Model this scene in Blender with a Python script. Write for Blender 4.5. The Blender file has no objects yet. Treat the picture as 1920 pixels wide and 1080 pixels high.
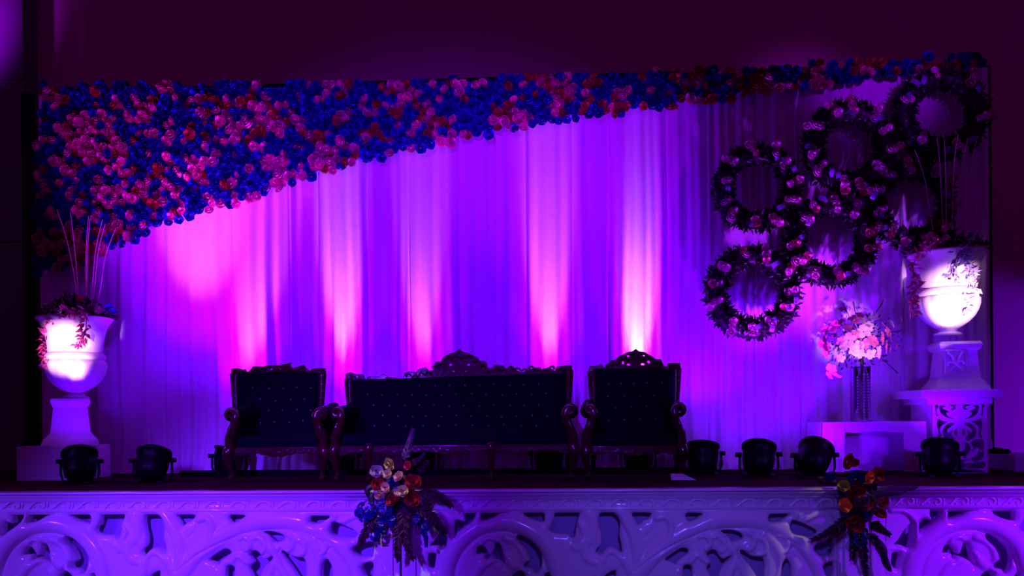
import bpy, bmesh, math, random
import numpy as np
from mathutils import Vector, Matrix
R = math.radians
random.seed(7); rng = np.random.default_rng(7)
S = bpy.context.scene
COL = S.collection

# ------------------------------------------------------------------ camera
F = 1600.0; CX, CY = 960.0, 783.0          # focal length and horizon centre in 1920x1080 pixels
CAM = Vector((0, 0, 1.6)); YAW = R(3.0); ROLL = R(0.57)
fw = Vector((-math.sin(YAW), math.cos(YAW), 0)); rt0 = Vector((math.cos(YAW), math.sin(YAW), 0)); up0 = Vector((0, 0, 1))
rt = rt0*math.cos(ROLL) - up0*math.sin(ROLL); up = up0*math.cos(ROLL) + rt0*math.sin(ROLL)
cd = bpy.data.cameras.new('camera'); cam = bpy.data.objects.new('camera', cd); COL.objects.link(cam)
cd.sensor_width = 36; cd.lens = 36*F/1920; cd.shift_y = (CY-540)/1920; cd.clip_end = 200
M = Matrix((rt, up, -fw)).transposed().to_4x4(); M.translation = CAM
cam.matrix_world = M
S.camera = cam

def P(px, py, Y):
    """real-world point on the upright plane y = Y"""
    d = fw*F + rt*(px-CX) + up*(CY-py)
    return CAM + d*(Y/d.y)
def mpp(px, Y):                             # metres per pixel there
    d = fw*F + rt*(px-CX)
    return Y/d.y

# ------------------------------------------------------------------ world, exposure
S.view_settings.view_transform = 'Standard'; S.view_settings.look = 'None'
S.view_settings.exposure = 0.0; S.view_settings.gamma = 1.0; S.view_settings.use_curve_mapping = False
w = bpy.data.worlds.new('world'); S.world = w; w.use_nodes = True
w.node_tree.nodes['Background'].inputs[0].default_value = (0.032, 0.0004, 0.052, 1)
w.node_tree.nodes['Background'].inputs[1].default_value = 1.25

def spot(name, loc, aim, power, color, angle, blend=1.0, size=0.05, parent=None):
    l = bpy.data.lights.new(name, 'SPOT'); l.energy = power; l.color = color
    l.spot_size = R(angle); l.spot_blend = blend; l.shadow_soft_size = size
    o = bpy.data.objects.new(name, l); COL.objects.link(o)
    o.location = loc; d = Vector(aim)-Vector(loc)
    o.rotation_euler = d.to_track_quat('-Z', 'Y').to_euler()
    return o

# hall lamps: wash on the stage front, weak wash on the stage, and added fill spots with no fixture
spot('front_wash_spot', (-3.0, 1.6, 2.8), P(470, 1010, 6.9), 3000, (0.135, 0.011, 1.0), 40, 1.0, 0.1)
spot('front_wash_spot.001', (5.6, 3.2, 2.4), P(1890, 1010, 6.9), 1500, (0.20, 0.004, 1.0), 34, 1.0, 0.1)
spot('front_wash_spot.002', (0.6, 2.2, 2.4), P(1290, 1010, 6.9), 520, (0.11, 0.05, 0.8), 40, 1.0, 0.1)
spot('front_wash_spot.003', (-6.5, 2.6, 2.4), P(30, 1010, 6.9), 900, (0.14, 0.02, 0.9), 36, 1.0, 0.1)
spot('stage_wash_spot', (5.2, 1.0, 3.4), P(1700, 760, 9.0), 900, (0.13, 0.0, 1.0), 22, 1.0, 0.15)
spot('urn_fill_spot', (-4.2, 5.4, 1.25), P(135, 640, 8.78), 2300, (1.0, .38, .95), 10.4, .8, .03)  # unseen spot added from the hall to light the urn neck
spot('urn_fill_spot.001', (3.5, 5.2, 1.25), P(1784, 545, 9.02), 3600, (1.0, .46, .95), 10.4, .8, .03)  # likewise added, for the right urn
spot('ball_fill_spot', (3.0, 5.2, 1.3), P(1608, 640, 8.98), 700, (1.0, .36, .85), 10.5, 1, .03)  # added to brighten the flower ball above the vase
spot('stage_wash_spot.001', (-4.6, 5.2, 1.05), P(350, 225, 9.3), 1050, (0.45, 0.006, 0.9), 40, 1.0, 0.08)
spot('stage_wash_spot.002', (0.4, 5.2, 1.05), P(960, 160, 9.3), 640, (0.45, 0.006, 0.9), 40, 1.0, 0.08)
spot('stage_wash_spot.003', (-1.0, 0.3, 4.4), P(800, 560, 9.3), 3300, (0.15, 0.0, 1.0), 46, 1.0, 0.15)
spot('stage_wash_spot.004', (4.5, 0.6, 4.6), P(1660, 118, 9.3), 1500, (0.32, 0.0, 1.0), 12, 1.0, 0.15)  # extra wash added to brighten the right end of the flower wall
spot('warm_fill_spot', (-1.6, 5.2, 4.2), P(735, 905, 6.75), 300, (1.0, 0.80, 0.50), 9, 0.6, 0.05)  # warm fill added so the left bouquet's blooms read cream
spot('warm_fill_spot.001', (4.2, 5.4, 4.2), P(1600, 920, 6.75), 140, (1.0, 0.66, 0.36), 9, 0.6, 0.05)  # same added warm fill for the right bouquet
spot('wall_spot', (-9.0, 9.2, 5.6), (-8.35, 11.3, 6.9), 2000, (0.34, 0.0, 1.0), 46, 1.0, 0.2)
spot('wall_spot.001', (7.4, 9.4, 1.15), (6.3, 11.6, 1.5), 330, (0.13, 0.0, 1.0), 70, 0.3, 0.1)  # uplight added out of view for the glow on the right wall

# ------------------------------------------------------------------ materials
MATS = {}
def mat(name, col, rough=0.5, metal=0.0, var=0.0, scale=20, sheen=0.0, coat=0.0, bump=0.0, trans=0.0, emis=None, spec=0.5, rand=0.0):
    m = bpy.data.materials.new(name); m.use_nodes = True
    nt = m.node_tree; b = nt.nodes['Principled BSDF']
    b.inputs['Base Color'].default_value = (*col, 1); b.inputs['Roughness'].default_value = rough
    b.inputs['Metallic'].default_value = metal; b.inputs['Specular IOR Level'].default_value = spec
    if sheen: b.inputs['Sheen Weight'].default_value = sheen
    if coat: b.inputs['Coat Weight'].default_value = coat; b.inputs['Coat Roughness'].default_value = 0.12
    if trans: b.inputs['Transmission Weight'].default_value = trans
    if emis: b.inputs['Emission Color'].default_value = (*emis[0], 1); b.inputs['Emission Strength'].default_value = emis[1]
    if var or bump:
        n = nt.nodes.new('ShaderNodeTexNoise'); n.inputs['Scale'].default_value = scale; n.inputs['Detail'].default_value = 5
        tc = nt.nodes.new('ShaderNodeTexCoord'); nt.links.new(tc.outputs['Object'], n.inputs['Vector'])
        if var:
            h = nt.nodes.new('ShaderNodeHueSaturation'); h.inputs['Color'].default_value = (*col, 1)
            mr = nt.nodes.new('ShaderNodeMapRange'); mr.inputs[3].default_value = 1-var; mr.inputs[4].default_value = 1+var
            nt.links.new(n.outputs['Fac'], mr.inputs[0]); nt.links.new(mr.outputs[0], h.inputs['Value'])
            nt.links.new(h.outputs[0], b.inputs['Base Color'])
        if bump:
            bp = nt.nodes.new('ShaderNodeBump'); bp.inputs['Strength'].default_value = bump; bp.inputs['Distance'].default_value = 0.01
            nt.links.new(n.outputs['Fac'], bp.inputs['Height']); nt.links.new(bp.outputs[0], b.inputs['Normal'])
    if rand:
        g = nt.nodes.new('ShaderNodeNewGeometry'); h = nt.nodes.new('ShaderNodeHueSaturation'); h.inputs['Color'].default_value = (*col, 1)
        mr = nt.nodes.new('ShaderNodeMapRange'); mr.inputs[3].default_value = 1-rand; mr.inputs[4].default_value = 1+rand
        nt.links.new(g.outputs['Random Per Island'], mr.inputs[0]); nt.links.new(mr.outputs[0], h.inputs['Value'])
        nt.links.new(h.outputs[0], b.inputs['Base Color'])
    MATS[name] = m; return m
mat('wall_paint', (0.60, 0.26, 0.32), 0.8, var=0.06, scale=1.2)
mat('dark_wall', (0.16, 0.11, 0.14), 0.7, var=0.15, scale=2)
mat('ground', (0.10, 0.09, 0.10), 0.7, var=0.2, scale=3)
mat('carpet', (0.040, 0.004, 0.008), 0.95, spec=0.05, var=0.3, scale=60, bump=0.4)
mat('white_gloss', (0.80, 0.80, 0.82), 0.22, coat=0.5, bump=0.10, scale=9)
mat('white_matte', (0.78, 0.77, 0.80), 0.5, var=0.05, scale=8)
mat('backing', (0.38, 0.30, 0.56), 0.8)
mat('fabric', (0.82, 0.80, 0.86), 0.55, sheen=0.3, var=0.04, scale=14)
mat('cloth', (0.80, 0.78, 0.85), 0.7, sheen=0.2, var=0.04, scale=10)
mat('black_metal', (0.004, 0.004, 0.006), 0.40, spec=0.15)
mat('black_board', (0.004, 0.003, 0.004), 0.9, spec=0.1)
mat('steel', (0.55, 0.55, 0.58), 0.3, metal=1)
mat('lens', (0.8, 0.6, 0.9), 0.2, emis=((0.35, 0.02, 1.0), 2))
mat('wood', (0.040, 0.004, 0.006), 0.14, coat=1.0, bump=0.2, scale=25, var=0.3)
mat('velvet', (0.0016, 0.0016, 0.007), 0.8, spec=0.08)
mat('crystal', (0.95, 0.95, 1.0), 0.04, emis=None, spec=0.9, metal=0.6)
mat('glass', (0.95, 0.95, 1.0), 0.03, trans=1.0)
mat('rose_blue', (0.020, 0.020, 0.42), 0.22, rand=0.75, spec=0.6, coat=0.8)
mat('rose_pink', (0.86, 0.22, 0.42), 0.20, rand=0.5, spec=0.6, coat=0.8)
mat('rose_red', (0.50, 0.015, 0.06), 0.30, rand=0.35, spec=0.6, coat=0.8)
mat('rose_pale', (0.92, 0.62, 0.72), 0.35, rand=0.2)
mat('bloom_white', (0.88, 0.74, 0.80), 0.45, rand=0.15)
mat('bloom_pink', (0.80, 0.20, 0.45), 0.45, rand=0.3)
mat('leaf_dark', (0.012, 0.022, 0.012), 0.45, rand=0.5)
mat('leaf_deep', (0.03, 0.006, 0.016), 0.6, rand=0.5)
mat('leaf_pink', (0.62, 0.06, 0.28), 0.4, rand=0.4)
mat('leaf_pale', (0.62, 0.66, 0.80), 0.4, rand=0.25)
mat('ribbon', (0.18, 0.14, 0.38), 0.25, spec=0.6)
mat('stick', (0.85, 0.45, 0.55), 0.5)
mat('cream', (0.58, 0.5, 0.18), 0.6, rand=0.12)
mat('peach', (0.66, 0.42, 0.22), 0.6, rand=0.12)
mat('lime', (0.46, 0.52, 0.06), 0.6, rand=0.12)
mat('mauve', (0.34, 0.3, 0.26), 0.6, rand=0.12)
mat('orange', (0.8, 0.22, 0.03), 0.6, rand=0.12)
mat('olive', (0.42, 0.42, 0.05), 0.6, rand=0.12)
mat('deep_red', (0.28, 0.008, 0.015), 0.5, rand=0.25)
mat('royal_blue', (0.006, 0.008, 0.17), 0.4, rand=0.4)
mat('plume_dark', (0.06, 0.006, 0.03), 0.8, rand=0.4)
mat('plume_grey', (0.16, 0.14, 0.12), 0.8, rand=0.3)

# ------------------------------------------------------------------ helpers
def link(o): COL.objects.link(o); return o
def mesh_from(name, verts, faces, smooth=True):
    me = bpy.data.meshes.new(name); me.from_pydata([tuple(v) for v in verts], [], [tuple(f) for f in faces]); me.update()
    if smooth: me.polygons.foreach_set('use_smooth', [True]*len(me.polygons))
    return me
def obj(name, me, m, parent=None, loc=None, rot=None, scale=None, world=True):
    """one mesh object. Mesh in world space unless a loc is given (then loc is in the parent's space)"""
    if isinstance(me, bmesh.types.BMesh):
        b = me; bmesh.ops.recalc_face_normals(b, faces=b.faces[:]) if len(b.faces) else None
        me = bpy.data.meshes.new(name); b.to_mesh(me); b.free()
    o = link(bpy.data.objects.new(name, me))
    if m is not None and not me.materials:
        me.materials.append(MATS[m])
    if parent is not None:
        o.parent = parent
        if loc is None:
            off = parent.location.copy()
            if parent.parent is not None: off += parent.parent.location
            me.transform(Matrix.Translation(-off))
    if loc is not None: o.location = loc
    if rot is not None: o.rotation_euler = rot
    if scale is not None: o.scale = scale if hasattr(scale, '__len__') else (scale,)*3
    return o
def tag(o, label, cat, group=None):
    o['label'] = label; o['category'] = cat
    if group: o['group'] = group
    return o
def struct(o): o['kind'] = 'structure'; return o
def thing(name, loc, label, cat, group=None):
    o = link(bpy.data.objects.new(name, None)); o.empty_display_size = 0.05; o.location = loc
    return tag(o, label, cat, group)
def smooth(bm, ang=40):
    for f in bm.faces: f.smooth = True
    for e in bm.edges:
        if len(e.link_faces) == 2 and e.calc_face_angle(0) > R(ang): e.smooth = False
    return bm
def add_box(bm, c, s, rz=0, bev=0.0):
    r = bmesh.ops.create_cube(bm, size=1, matrix=Matrix.Translation(c) @ Matrix.Rotation(rz, 4, 'Z') @ Matrix.Diagonal((*s, 1)))
    if bev:
        es = list({e for v in r['verts'] for e in v.link_edges})
        bmesh.ops.bevel(bm, geom=es, offset=bev, segments=2, affect='EDGES', profile=0.6)
    return bm
def box_bm(c, s, rz=0, bev=0.0): return add_box(bmesh.new(), c, s, rz, bev)
def add_loops(bm, loops, cap=True, closed=True):
    prev = None; first = None
    for lp in loops:
        vs = [bm.verts.new(p) for p in lp]
        if prev:
            n = len(vs)
            for i in range(n if closed else n-1):
                j = (i+1) % n
                bm.faces.new((prev[i], prev[j], vs[j], vs[i]))
        else: first = vs
        prev = vs
    if cap:
        try: bm.faces.new(first[::-1]); bm.faces.new(prev)
        except ValueError: pass
    return bm
def tube_bm(path, radii, n=8, bm=None, flat=1.0):
    bm = bm or bmesh.new()
    pts = [Vector(p) for p in path]
    if not hasattr(radii, '__len__'): radii = [radii]*len(pts)
    loops = []; ref = None
    for i, p in enumerate(pts):
        t = (pts[min(i+1, len(pts)-1)]-pts[max(i-1, 0)]).normalized()
        if ref is None: ref = Vector((0, 1, 0)) if abs(t.y) < 0.9 else Vector((1, 0, 0))
        a = (ref - t*ref.dot(t)).normalized(); ref = a; b = t.cross(a)
        loops.append([p + (a*math.cos(2*math.pi*k/n)*flat + b*math.sin(2*math.pi*k/n))*radii[i] for k in range(n)])
    return add_loops(bm, loops)
def spline(pts, n=6):
    """Catmull-Rom through points"""
    pts = [np.array(p, float) for p in pts]; out = []
    for i in range(len(pts)-1):
        p0 = pts[max(i-1, 0)]; p1 = pts[i]; p2 = pts[i+1]; p3 = pts[min(i+2, len(pts)-1)]
        for k in range(n):
            t = k/n
            out.append(0.5*((2*p1)+(p2-p0)*t+(2*p0-5*p1+4*p2-p3)*t*t+(3*p1-p0-3*p2+p3)*t**3))
    out.append(pts[-1]); return out
def cspline(pts, n=4):
    pts = [np.array(p, float) for p in pts]; out = []; N = len(pts)
    for i in range(N):
        p0, p1, p2, p3 = pts[i-1], pts[i], pts[(i+1) % N], pts[(i+2) % N]
        for k in range(n):
            t = k/n
            out.append(0.5*((2*p1)+(p2-p0)*t+(2*p0-5*p1+4*p2-p3)*t*t+(3*p1-p0-3*p2+p3)*t**3))
    return out
def lathe_bm(prof, c, n=40, flute=None, square=False, rz=0, bm=None):
    """prof: (z, r). flute(z)->amplitude for gadroons"""
    bm = bm or bmesh.new(); loops = []
    for z, r in prof:
        lp = []
        if square:
            for a in (45, 135, 225, 315):
                lp.append((c[0]+r*math.sqrt(2)*math.cos(R(a)+rz), c[1]+r*math.sqrt(2)*math.sin(R(a)+rz), c[2]+z))
        else:
            for k in range(n):
                a = 2*math.pi*k/n; rr = r
                if flute: rr = r*(1+flute(z)*(abs(math.cos(a*8))-0.6))
                lp.append((c[0]+rr*math.cos(a), c[1]+rr*math.sin(a), c[2]+z))
        loops.append(lp)
    return add_loops(bm, loops)
def plate(polys, Y, depth, bev=0.004, res=2):
    """solid plate standing in the plane y = Y from world (x, z) outlines; later outlines are holes"""
    cu = bpy.data.curves.new('plate', 'CURVE'); cu.dimensions = '2D'; cu.fill_mode = 'BOTH'
    cu.extrude = depth/2-bev; cu.bevel_depth = bev; cu.bevel_resolution = res; cu.offset = -bev
    for pl in polys:
        sp = cu.splines.new('POLY'); sp.points.add(len(pl)-1)
        for i, p in enumerate(pl): sp.points[i].co = (p[0], p[1], 0, 1)
        sp.use_cyclic_u = True
    ob = bpy.data.objects.new('plate', cu)
    me = bpy.data.meshes.new_from_object(ob)
    bpy.data.objects.remove(ob); bpy.data.curves.remove(cu)
    me.transform(Matrix.Translation((0, Y, 0)) @ Matrix.Rotation(R(90), 4, 'X'))
    return me
def xz(pts, Y): return [(P(a, b, Y).x, P(a, b, Y).z) for a, b in pts]
def ell(cx, cy, rx, ry, n=10): return [(cx+rx*math.cos(2*math.pi*k/n), cy+ry*math.sin(2*math.pi*k/n)) for k in range(n)]
def join(parts):
    """[(verts Nx3, faces, matrix)] -> one verts, faces"""
    V = []; Fc = []; o = 0
    for v, f, m in parts:
        A = np.array(m)[:3, :3]; t = np.array(m)[:3, 3]
        V.append(v @ A.T + t); Fc += [tuple(i+o for i in q) for q in f]; o += len(v)
    return np.concatenate(V), Fc
def rotto(d, spin=0.0):
    """rotation that takes +Z to direction d"""
    return Vector(d).normalized().to_track_quat('Z', 'Y').to_matrix().to_4x4() @ Matrix.Rotation(spin, 4, 'Z')
def TRS(loc, d, spin, s):
    sc = s if hasattr(s, '__len__') else (s, s, s)
    return Matrix.Translation(loc) @ rotto(d, spin) @ Matrix.Diagonal((*sc, 1))

# unit rose (radius 1, opening along +Z)
def rose_geo():
    V = []; Fc = []
    for n, a0, rows in ((5, 0.0, [(0.15, -.25), (.86, .05), (1.02, .34)]), (5, .6, [(.12, -.1), (.66, .32), (.74, .66)]), (3, .2, [(.08, 0), (.36, .55), (.34, .86)])):
        for i in range(n):
            a = a0+2*math.pi*i/n; dl = math.pi/n*1.25; o = len(V)
            for k, (r, z) in enumerate(rows):
                for s in (-1, 0, 1):
                    rr = r*(1.0 if s == 0 else 0.90); zz = z-(0.10 if s and k == 2 else 0)
                    V.append((rr*math.cos(a+s*dl*(.7+.3*(k > 0))), rr*math.sin(a+s*dl*(.7+.3*(k > 0))), zz))
            for k in range(2):
                for s in range(2):
                    q = o+k*3+s; Fc.append((q, q+1, q+4, q+3))
    return np.array(V, float), Fc
ROSE = rose_geo()
def bloom_geo(n=5):                          # open flower, cupped petals
    V = []; Fc = []
    for i in range(n):
        a = 2*math.pi*i/n; c, s = math.cos(a), math.sin(a); o = len(V)
        for u, wd, z in ((.08, .10, 0), (.55, .42, .16), (.90, .38, .20), (1.06, .08, .12)):
            V += [(u*c-wd*s, u*s+wd*c, z+.06), (u*c, u*s, z-.04), (u*c+wd*s, u*s-wd*c, z+.06)]
        for k in range(3):
            for j in range(2):
                q = o+k*3+j; Fc.append((q, q+3, q+4, q+1))
    return np.array(V, float), Fc
BLOOM = bloom_geo()
LEAF = (np.array([(0, 0, 0), (-.22, .02, .4), (0, -.06, .45), (.22, .02, .4), (0, .1, 1.0)], float), [(0, 2, 1), (0, 3, 2), (1, 2, 4), (2, 3, 4)])
def rose_mesh(name, m, geo=ROSE):
    me = mesh_from(name, *geo); me.materials.append(MATS[m]); return me
ROSE_ME = {k: rose_mesh('rose_'+k, k) for k in ('rose_blue', 'rose_pink', 'rose_red', 'rose_pale', 'bloom_white')}
def leaves_obj(name, m, parent, items, stuff=True, geo=LEAF):
    v, f = join([(geo[0], geo[1], TRS(p, d, sp, s)) for p, d, sp, s in items])
    o = obj(name, mesh_from(name, v, f, False), m, parent)
    if stuff: o['kind'] = 'stuff'
    return o
def rdir(): 
    v = Vector(rng.normal(size=3)); return v.normalized()

# ------------------------------------------------------------------ setting
YB = 9.45          # curtain plane
YW = 11.6          # hall wall behind
struct(obj('floor', box_bm((0, 5, -0.05), (26, 16, 0.1)), 'ground'))
bm = box_bm((0, YW+0.1, 5), (26, 0.2, 10)); struct(obj('wall_back', bm, 'wall_paint'))
# pillar of the hall at the far left, with the horizontal joint of its panelling
pl_r = P(46, 100, 11.3).x
wl = struct(obj('wall_left', box_bm((pl_r-2.0, 11.5, 5), (4.0, 0.36, 10)), 'dark_wall'))
zj = P(20, 455, 11.3).z
for k, (z0, z1) in enumerate(((0.0, zj-0.012), (zj+0.012, zj+2.2), (zj+2.224, 9.9))):
    o = obj('panel', box_bm((pl_r-1.99, 11.30, (z0+z1)/2), (3.96, 0.05, z1-z0), bev=0.006), 'dark_wall', wl)
deck = struct(obj('stage_deck', box_bm((0, 8.6, 0.95), (17, 3.2, 0.10)), 'carpet'))
struct(obj('stage_base', box_bm((0, 8.6, 0.45), (16.6, 2.96, 0.90)), 'backing'))

# ------------------------------------------------------------------ stage front panels (moulded white openwork)
YP = 6.98
def c1(*p): return [(740+x/6, 900+y/6) for x, y in p]
def c2(*p): return [(1020+x/6, 900+y/6) for x, y in p]
def c3(*p): return [(1320+x/6, 900+y/6) for x, y in p]
HOLES = [
 c1((787,368),(850,362),(912,372),(895,430),(850,480),(780,530),(720,575),(668,612),(668,520),(680,460),(720,450),(770,468),(800,460),(785,420)),
 c1((1000,348),(1265,348),(1180,380),(1100,425),(1040,448),(975,455),(972,400)),
 c1((1440,378),(1480,365),(1600,366),(1680,378),(1680,472),(1600,462),(1500,425)),
 c2((140,370),(384,364),(384,430),(362,520),(352,610),(318,662),(290,625),(240,612),(150,605),(90,590),(55,550),(95,470),(115,410)),
 c1((1370,650),(1390,615),(1480,650),(1570,720),(1640,810),(1660,900),(1640,1000),(1580,1062),(1550,1010),(1460,985),(1465,940),(1520,900),(1510,840),(1470,760),(1410,705)),
 c1((920,800),(940,750),(980,738),(1020,760),(1060,820),(1085,840),(1110,810),(1140,720),(1165,705),(1195,740),(1225,850),(1240,970),(1220,930),(1170,895),(1120,870),(1070,865),(1020,895),(1010,840),(960,832),(925,838)),
 c1((375,870),(390,825),(460,825),(465,870),(440,1000),(375,960)),
 c1((585,520),(585,700),(548,772),(480,745),(400,740),(450,680),(490,610),(530,560)),
 c1((1320,1100),(1380,1030),(1440,1035),(1470,1100),(1440,1230),(1370,1240)),
 c1((1680,1100),(1722,1030),(1760,1100),(1790,1220),(1700,1240)),
 c2((640,370),(720,365),(790,375),(840,430),(862,520),(850,620),(875,740),(875,820),(820,775),(740,752),(690,780),(635,838),(590,820),(590,780),(640,720),(645,620),(618,500),(615,420)),
 c2((1000,370),(1200,372),(1205,400),(1170,440),(1110,465),(1066,508),(1020,440),(995,400)),
 c2((1590,400),(1620,370),(1790,375),(1770,400),(1645,465),(1600,430)),
 c2((1370,880),(1450,820),(1540,765),(1590,765),(1632,800),(1600,840),(1530,890),(1500,930),(1487,970),(1460,935),(1375,905)),
 c2((1570,975),(1660,972),(1668,1080),(1660,1230),(1570,1220)),
 c2((680,1090),(800,1015),(805,1090),(780,1230),(690,1240)),
 c3((35,820),(90,782),(140,800),(180,860),(215,885),(300,850),(300,880),(240,940),(190,1010),(165,1100),(150,1200),(80,1190),(70,1080),(30,985),(85,920),(30,840)),
 c3((190,575),(240,557),(330,565),(420,600),(447,640),(430,670),(335,693),(270,630)),
 c3((400,808),(430,785),(520,845),(600,862),(660,870),(690,930),(690,1100),(650,1210),(600,1100),(510,960)),
 c3((880,960),(925,885),(965,920),(995,1000),(990,1120),(930,1220),(875,1120)),
 c3((728,440),(735,395),(760,382),(970,382),(920,430),(830,470),(760,465)),
 c3((970,530),(990,455),(1060,465),(1180,515),(1260,560),(1290,590),(1240,640),(1120,630),(1020,610),(980,570)),
 c3((1235,770),(1270,720),(1380,690),(1462,690),(1462,830),(1450,855),(1380,865),(1280,830)),
 c3((1350,960),(1380,930),(1462,925),(1462,1080),(1400,1120),(1340,985)),
]
def circ(cx, cy, r, a0, a1, n=40): return [(cx+r*math.cos(R(a0+(a1-a0)*k/n)), cy-r*math.sin(R(a0+(a1-a0)*k/n))) for k in range(n+1)]
RIDGE = [  # (path, half width px, height m)
 (circ(940, 1083, 105, -25, 205), 17, 0.055),
 (spline([(1190,1085),(1225,1040),(1275,1002),(1330,978),(1400,972),(1460,988),(1505,1020),(1535,1065),(1545,1120)]), 17, 0.050),
 (spline([(1190,1085),(1195,1050),(1190,1010),(1175,980),(1160,962)]), 13, 0.040),
 (spline([(1190,1085),(1222,1045),(1252,1010),(1258,985),(1248,968),(1232,970)]), 8, 0.050),
 (spline([(1190,1085),(1165,1040),(1142,1030),(1128,1045),(1122,1075)]), 11, 0.038),
 (spline([(1060,990),(1090,1020),(1100,1045),(1125,1055)]), 10, 0.035),
 (spline([(1105,962),(1112,985),(1105,1010),(1080,1025)]), 12, 0.034),
 (spline([(1082,978),(1092,992),(1088,1008)]), 5, 0.045),
 (circ(1317, 1017, 13, -60, 120), 6, 0.042), (circ(1345, 1020, 16, -60, 120), 6, 0.042),
 (circ(1396, 1014, 17, -80, 70), 6, 0.045), (circ(1418, 1025, 17, -80, 80), 6, 0.045),
 (spline([(1355,1100),(1372,1060),(1372,1030),(1352,1008)]), 9, 0.040),
 (spline([(1372,1030),(1395,1075),(1425,1110)]), 8, 0.038),
 (spline([(1430,1000),(1452,1020),(1465,1055),(1455,1095)]), 10, 0.040),
 (circ(1422, 996, 10, -140, 60), 4, 0.04), (circ(1460, 1020, 17, -80, 100), 5, 0.04),
 (spline([(1500,980),(1520,968),(1545,962),(1562,985)]), 7, 0.040),
 (spline([(1452,985),(1475,992),(1490,975),(1492,962)]), 5, 0.036),
 (spline([(880,1100),(905,1060),(940,1042),(965,1060)]), 10, 0.040), (circ(918, 1022, 14, 0, 170), 5, 0.04),
 (spline([(940,1100),(970,1085),(985,1055),(975,1020),(950,1008)]), 9, 0.044), (circ(984, 1032, 9, -120, 120), 4, 0.045),
 (spline([(800,960),(825,962),(845,985),(843,1015)]), 6, 0.045), (spline([(868,975),(885,980),(900,968),(903,958)]), 5, 0.036),
 (spline([(1300,1090),(1290,1062),(1305,1040),(1325,1052)]), 7, 0.04),
]
GROOVE = [(circ(940, 1083, 86, 0, 180), 2.2, 0.022), (spline([(1190,1070),(1235,1035),(1285,1010),(1340,992),(1400,990)]), 2.0, 0.02),
 (spline([(1155,970),(1175,1000),(1182,1040)]), 1.8, 0.016), (circ(1340, 1020, 24, -60, 90), 1.6, 0.016), (circ(1366, 1022, 22, -40, 90), 1.6, 0.016),
 (spline([(1225,975),(1225,990),(1212,1005)]), 1.8, 0.016), (spline([(1475,1010),(1490,1020),(1478,1030)]), 1.5, 0.014)]
def seg_dist(Pt, poly):
    A = np.array(poly)[:-1]; B = np.array(poly)[1:]; best = np.full(len(Pt), 1e9); near = np.zeros((len(Pt), 2))
    for a, b in zip(A, B):
        d = b-a; t = np.clip(((Pt-a) @ d)/(d @ d+1e-9), 0, 1); q = a+t[:, None]*d; dd = np.hypot(*(Pt-q).T)
        m = dd < best; best[m] = dd[m]; near[m] = q[m]
    return best, near
def inside(Pt, poly):
    x, y = Pt.T; c = np.zeros(len(Pt), bool); q = np.array(poly)
    for i in range(len(q)):
        x0, y0 = q[i-1]; x1, y1 = q[i]
        if y0 == y1: continue
        m = ((y0 > y) != (y1 > y)) & (x < (x1-x0)*(y-y0)/(y1-y0)+x0); c ^= m
    return c
def openwork():
    U = np.arange(790, 1569, 2.0); Vv = np.arange(956, 1125, 2.0); nu, nv = len(U), len(Vv)
    G = np.array([(u, v) for v in Vv for u in U]); d = np.full(len(G), 1e9); near = np.zeros((len(G), 2)); ins = np.zeros(len(G), bool)
    for h in HOLES:
        sm = [tuple(p) for p in cspline(h, 4)]
        b, n = seg_dist(G, sm+[sm[0]]); m = b < d; d[m] = b[m]; near[m] = n[m]; ins |= inside(G, sm)
    h = 0.028*(1-np.exp(-np.where(ins, 0, d)/4.0))
    edge = 1-np.exp(-np.where(ins, 0, d)/3.0)
    for path, wd, ht in RIDGE:
        b, _ = seg_dist(G, path); h = np.maximum(h, (0.012+ht*np.sqrt(np.clip(1-(b/wd)**2, 0, 1)))*edge*(b < wd))
    for path, wd, ht in GROOVE:
        b, _ = seg_dist(G, path); h -= ht*np.exp(-(b/wd)**2)
    h = np.maximum(h, 0)
    keep = []; I = ins.reshape(nv, nu)
    for j in range(nv-1):
        for i in range(nu-1):
            s = [j*nu+i, j*nu+i+1, (j+1)*nu+i+1, (j+1)*nu+i]
            if ins[s].sum() < 3: keep.append(s[::-1])
    Gs = G.copy(); used = np.zeros(len(G), bool)
    for f in keep: used[f] = True
    sn = used & ins; Gs[sn] = near[sn]
    pts = [P(u, v, YP) for u, v in Gs]
    bm = bmesh.new(); vm = {}
    for k in np.nonzero(used)[0]: vm[k] = bm.verts.new((pts[k].x, YP-h[k], pts[k].z))
    for f in keep:
        try: bm.faces.new([vm[i] for i in f])
        except ValueError: pass
    be = [e for e in bm.edges if e.is_boundary]
    r = bmesh.ops.extrude_edge_only(bm, edges=be)
    for v in r['geom']:
        if isinstance(v, bmesh.types.BMVert): v.co.y = YP+0.07
    for f in bm.faces: f.smooth = True
    return bm
org = P(752, 1080, YP); org.z = 0.0; endx = P(1618, 1080, YP).x
PW = endx-org.x
pan = thing('stage_front_panel', org, 'white moulded stage panel with big scrolls, in the middle below the sofa', 'stage panel', 'moulded panels along the stage front')
me_open = bpy.data.meshes.new('openwork'); bm = openwork(); bmesh.ops.recalc_face_normals(bm, faces=bm.faces[:]); bm.to_mesh(me_open); bm.free()
parts = [obj('openwork', me_open, 'white_gloss', pan)]
def zP(py): return P(1180, py, YP).z
prof = [(0.04, zP(960)), (-.015, zP(960)), (-.015, zP(957)), (-.03, zP(956)), (-.03, zP(950)), (-.018, zP(949)), (-.018, zP(937)), (-.035, zP(935)), (-.05, zP(931)), (-.05, zP(929)), (-.075, zP(927)), (-.085, zP(922)), (-.085, zP(920.5)), (-.105, zP(920)), (-.115, zP(918)), (-.105, zP(915.5)), (0.04, zP(915))]
bm = bmesh.new(); add_loops(bm, [[(x, YP+a, b) for a, b in prof] for x in (org.x+.003, endx-.003)])
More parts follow.
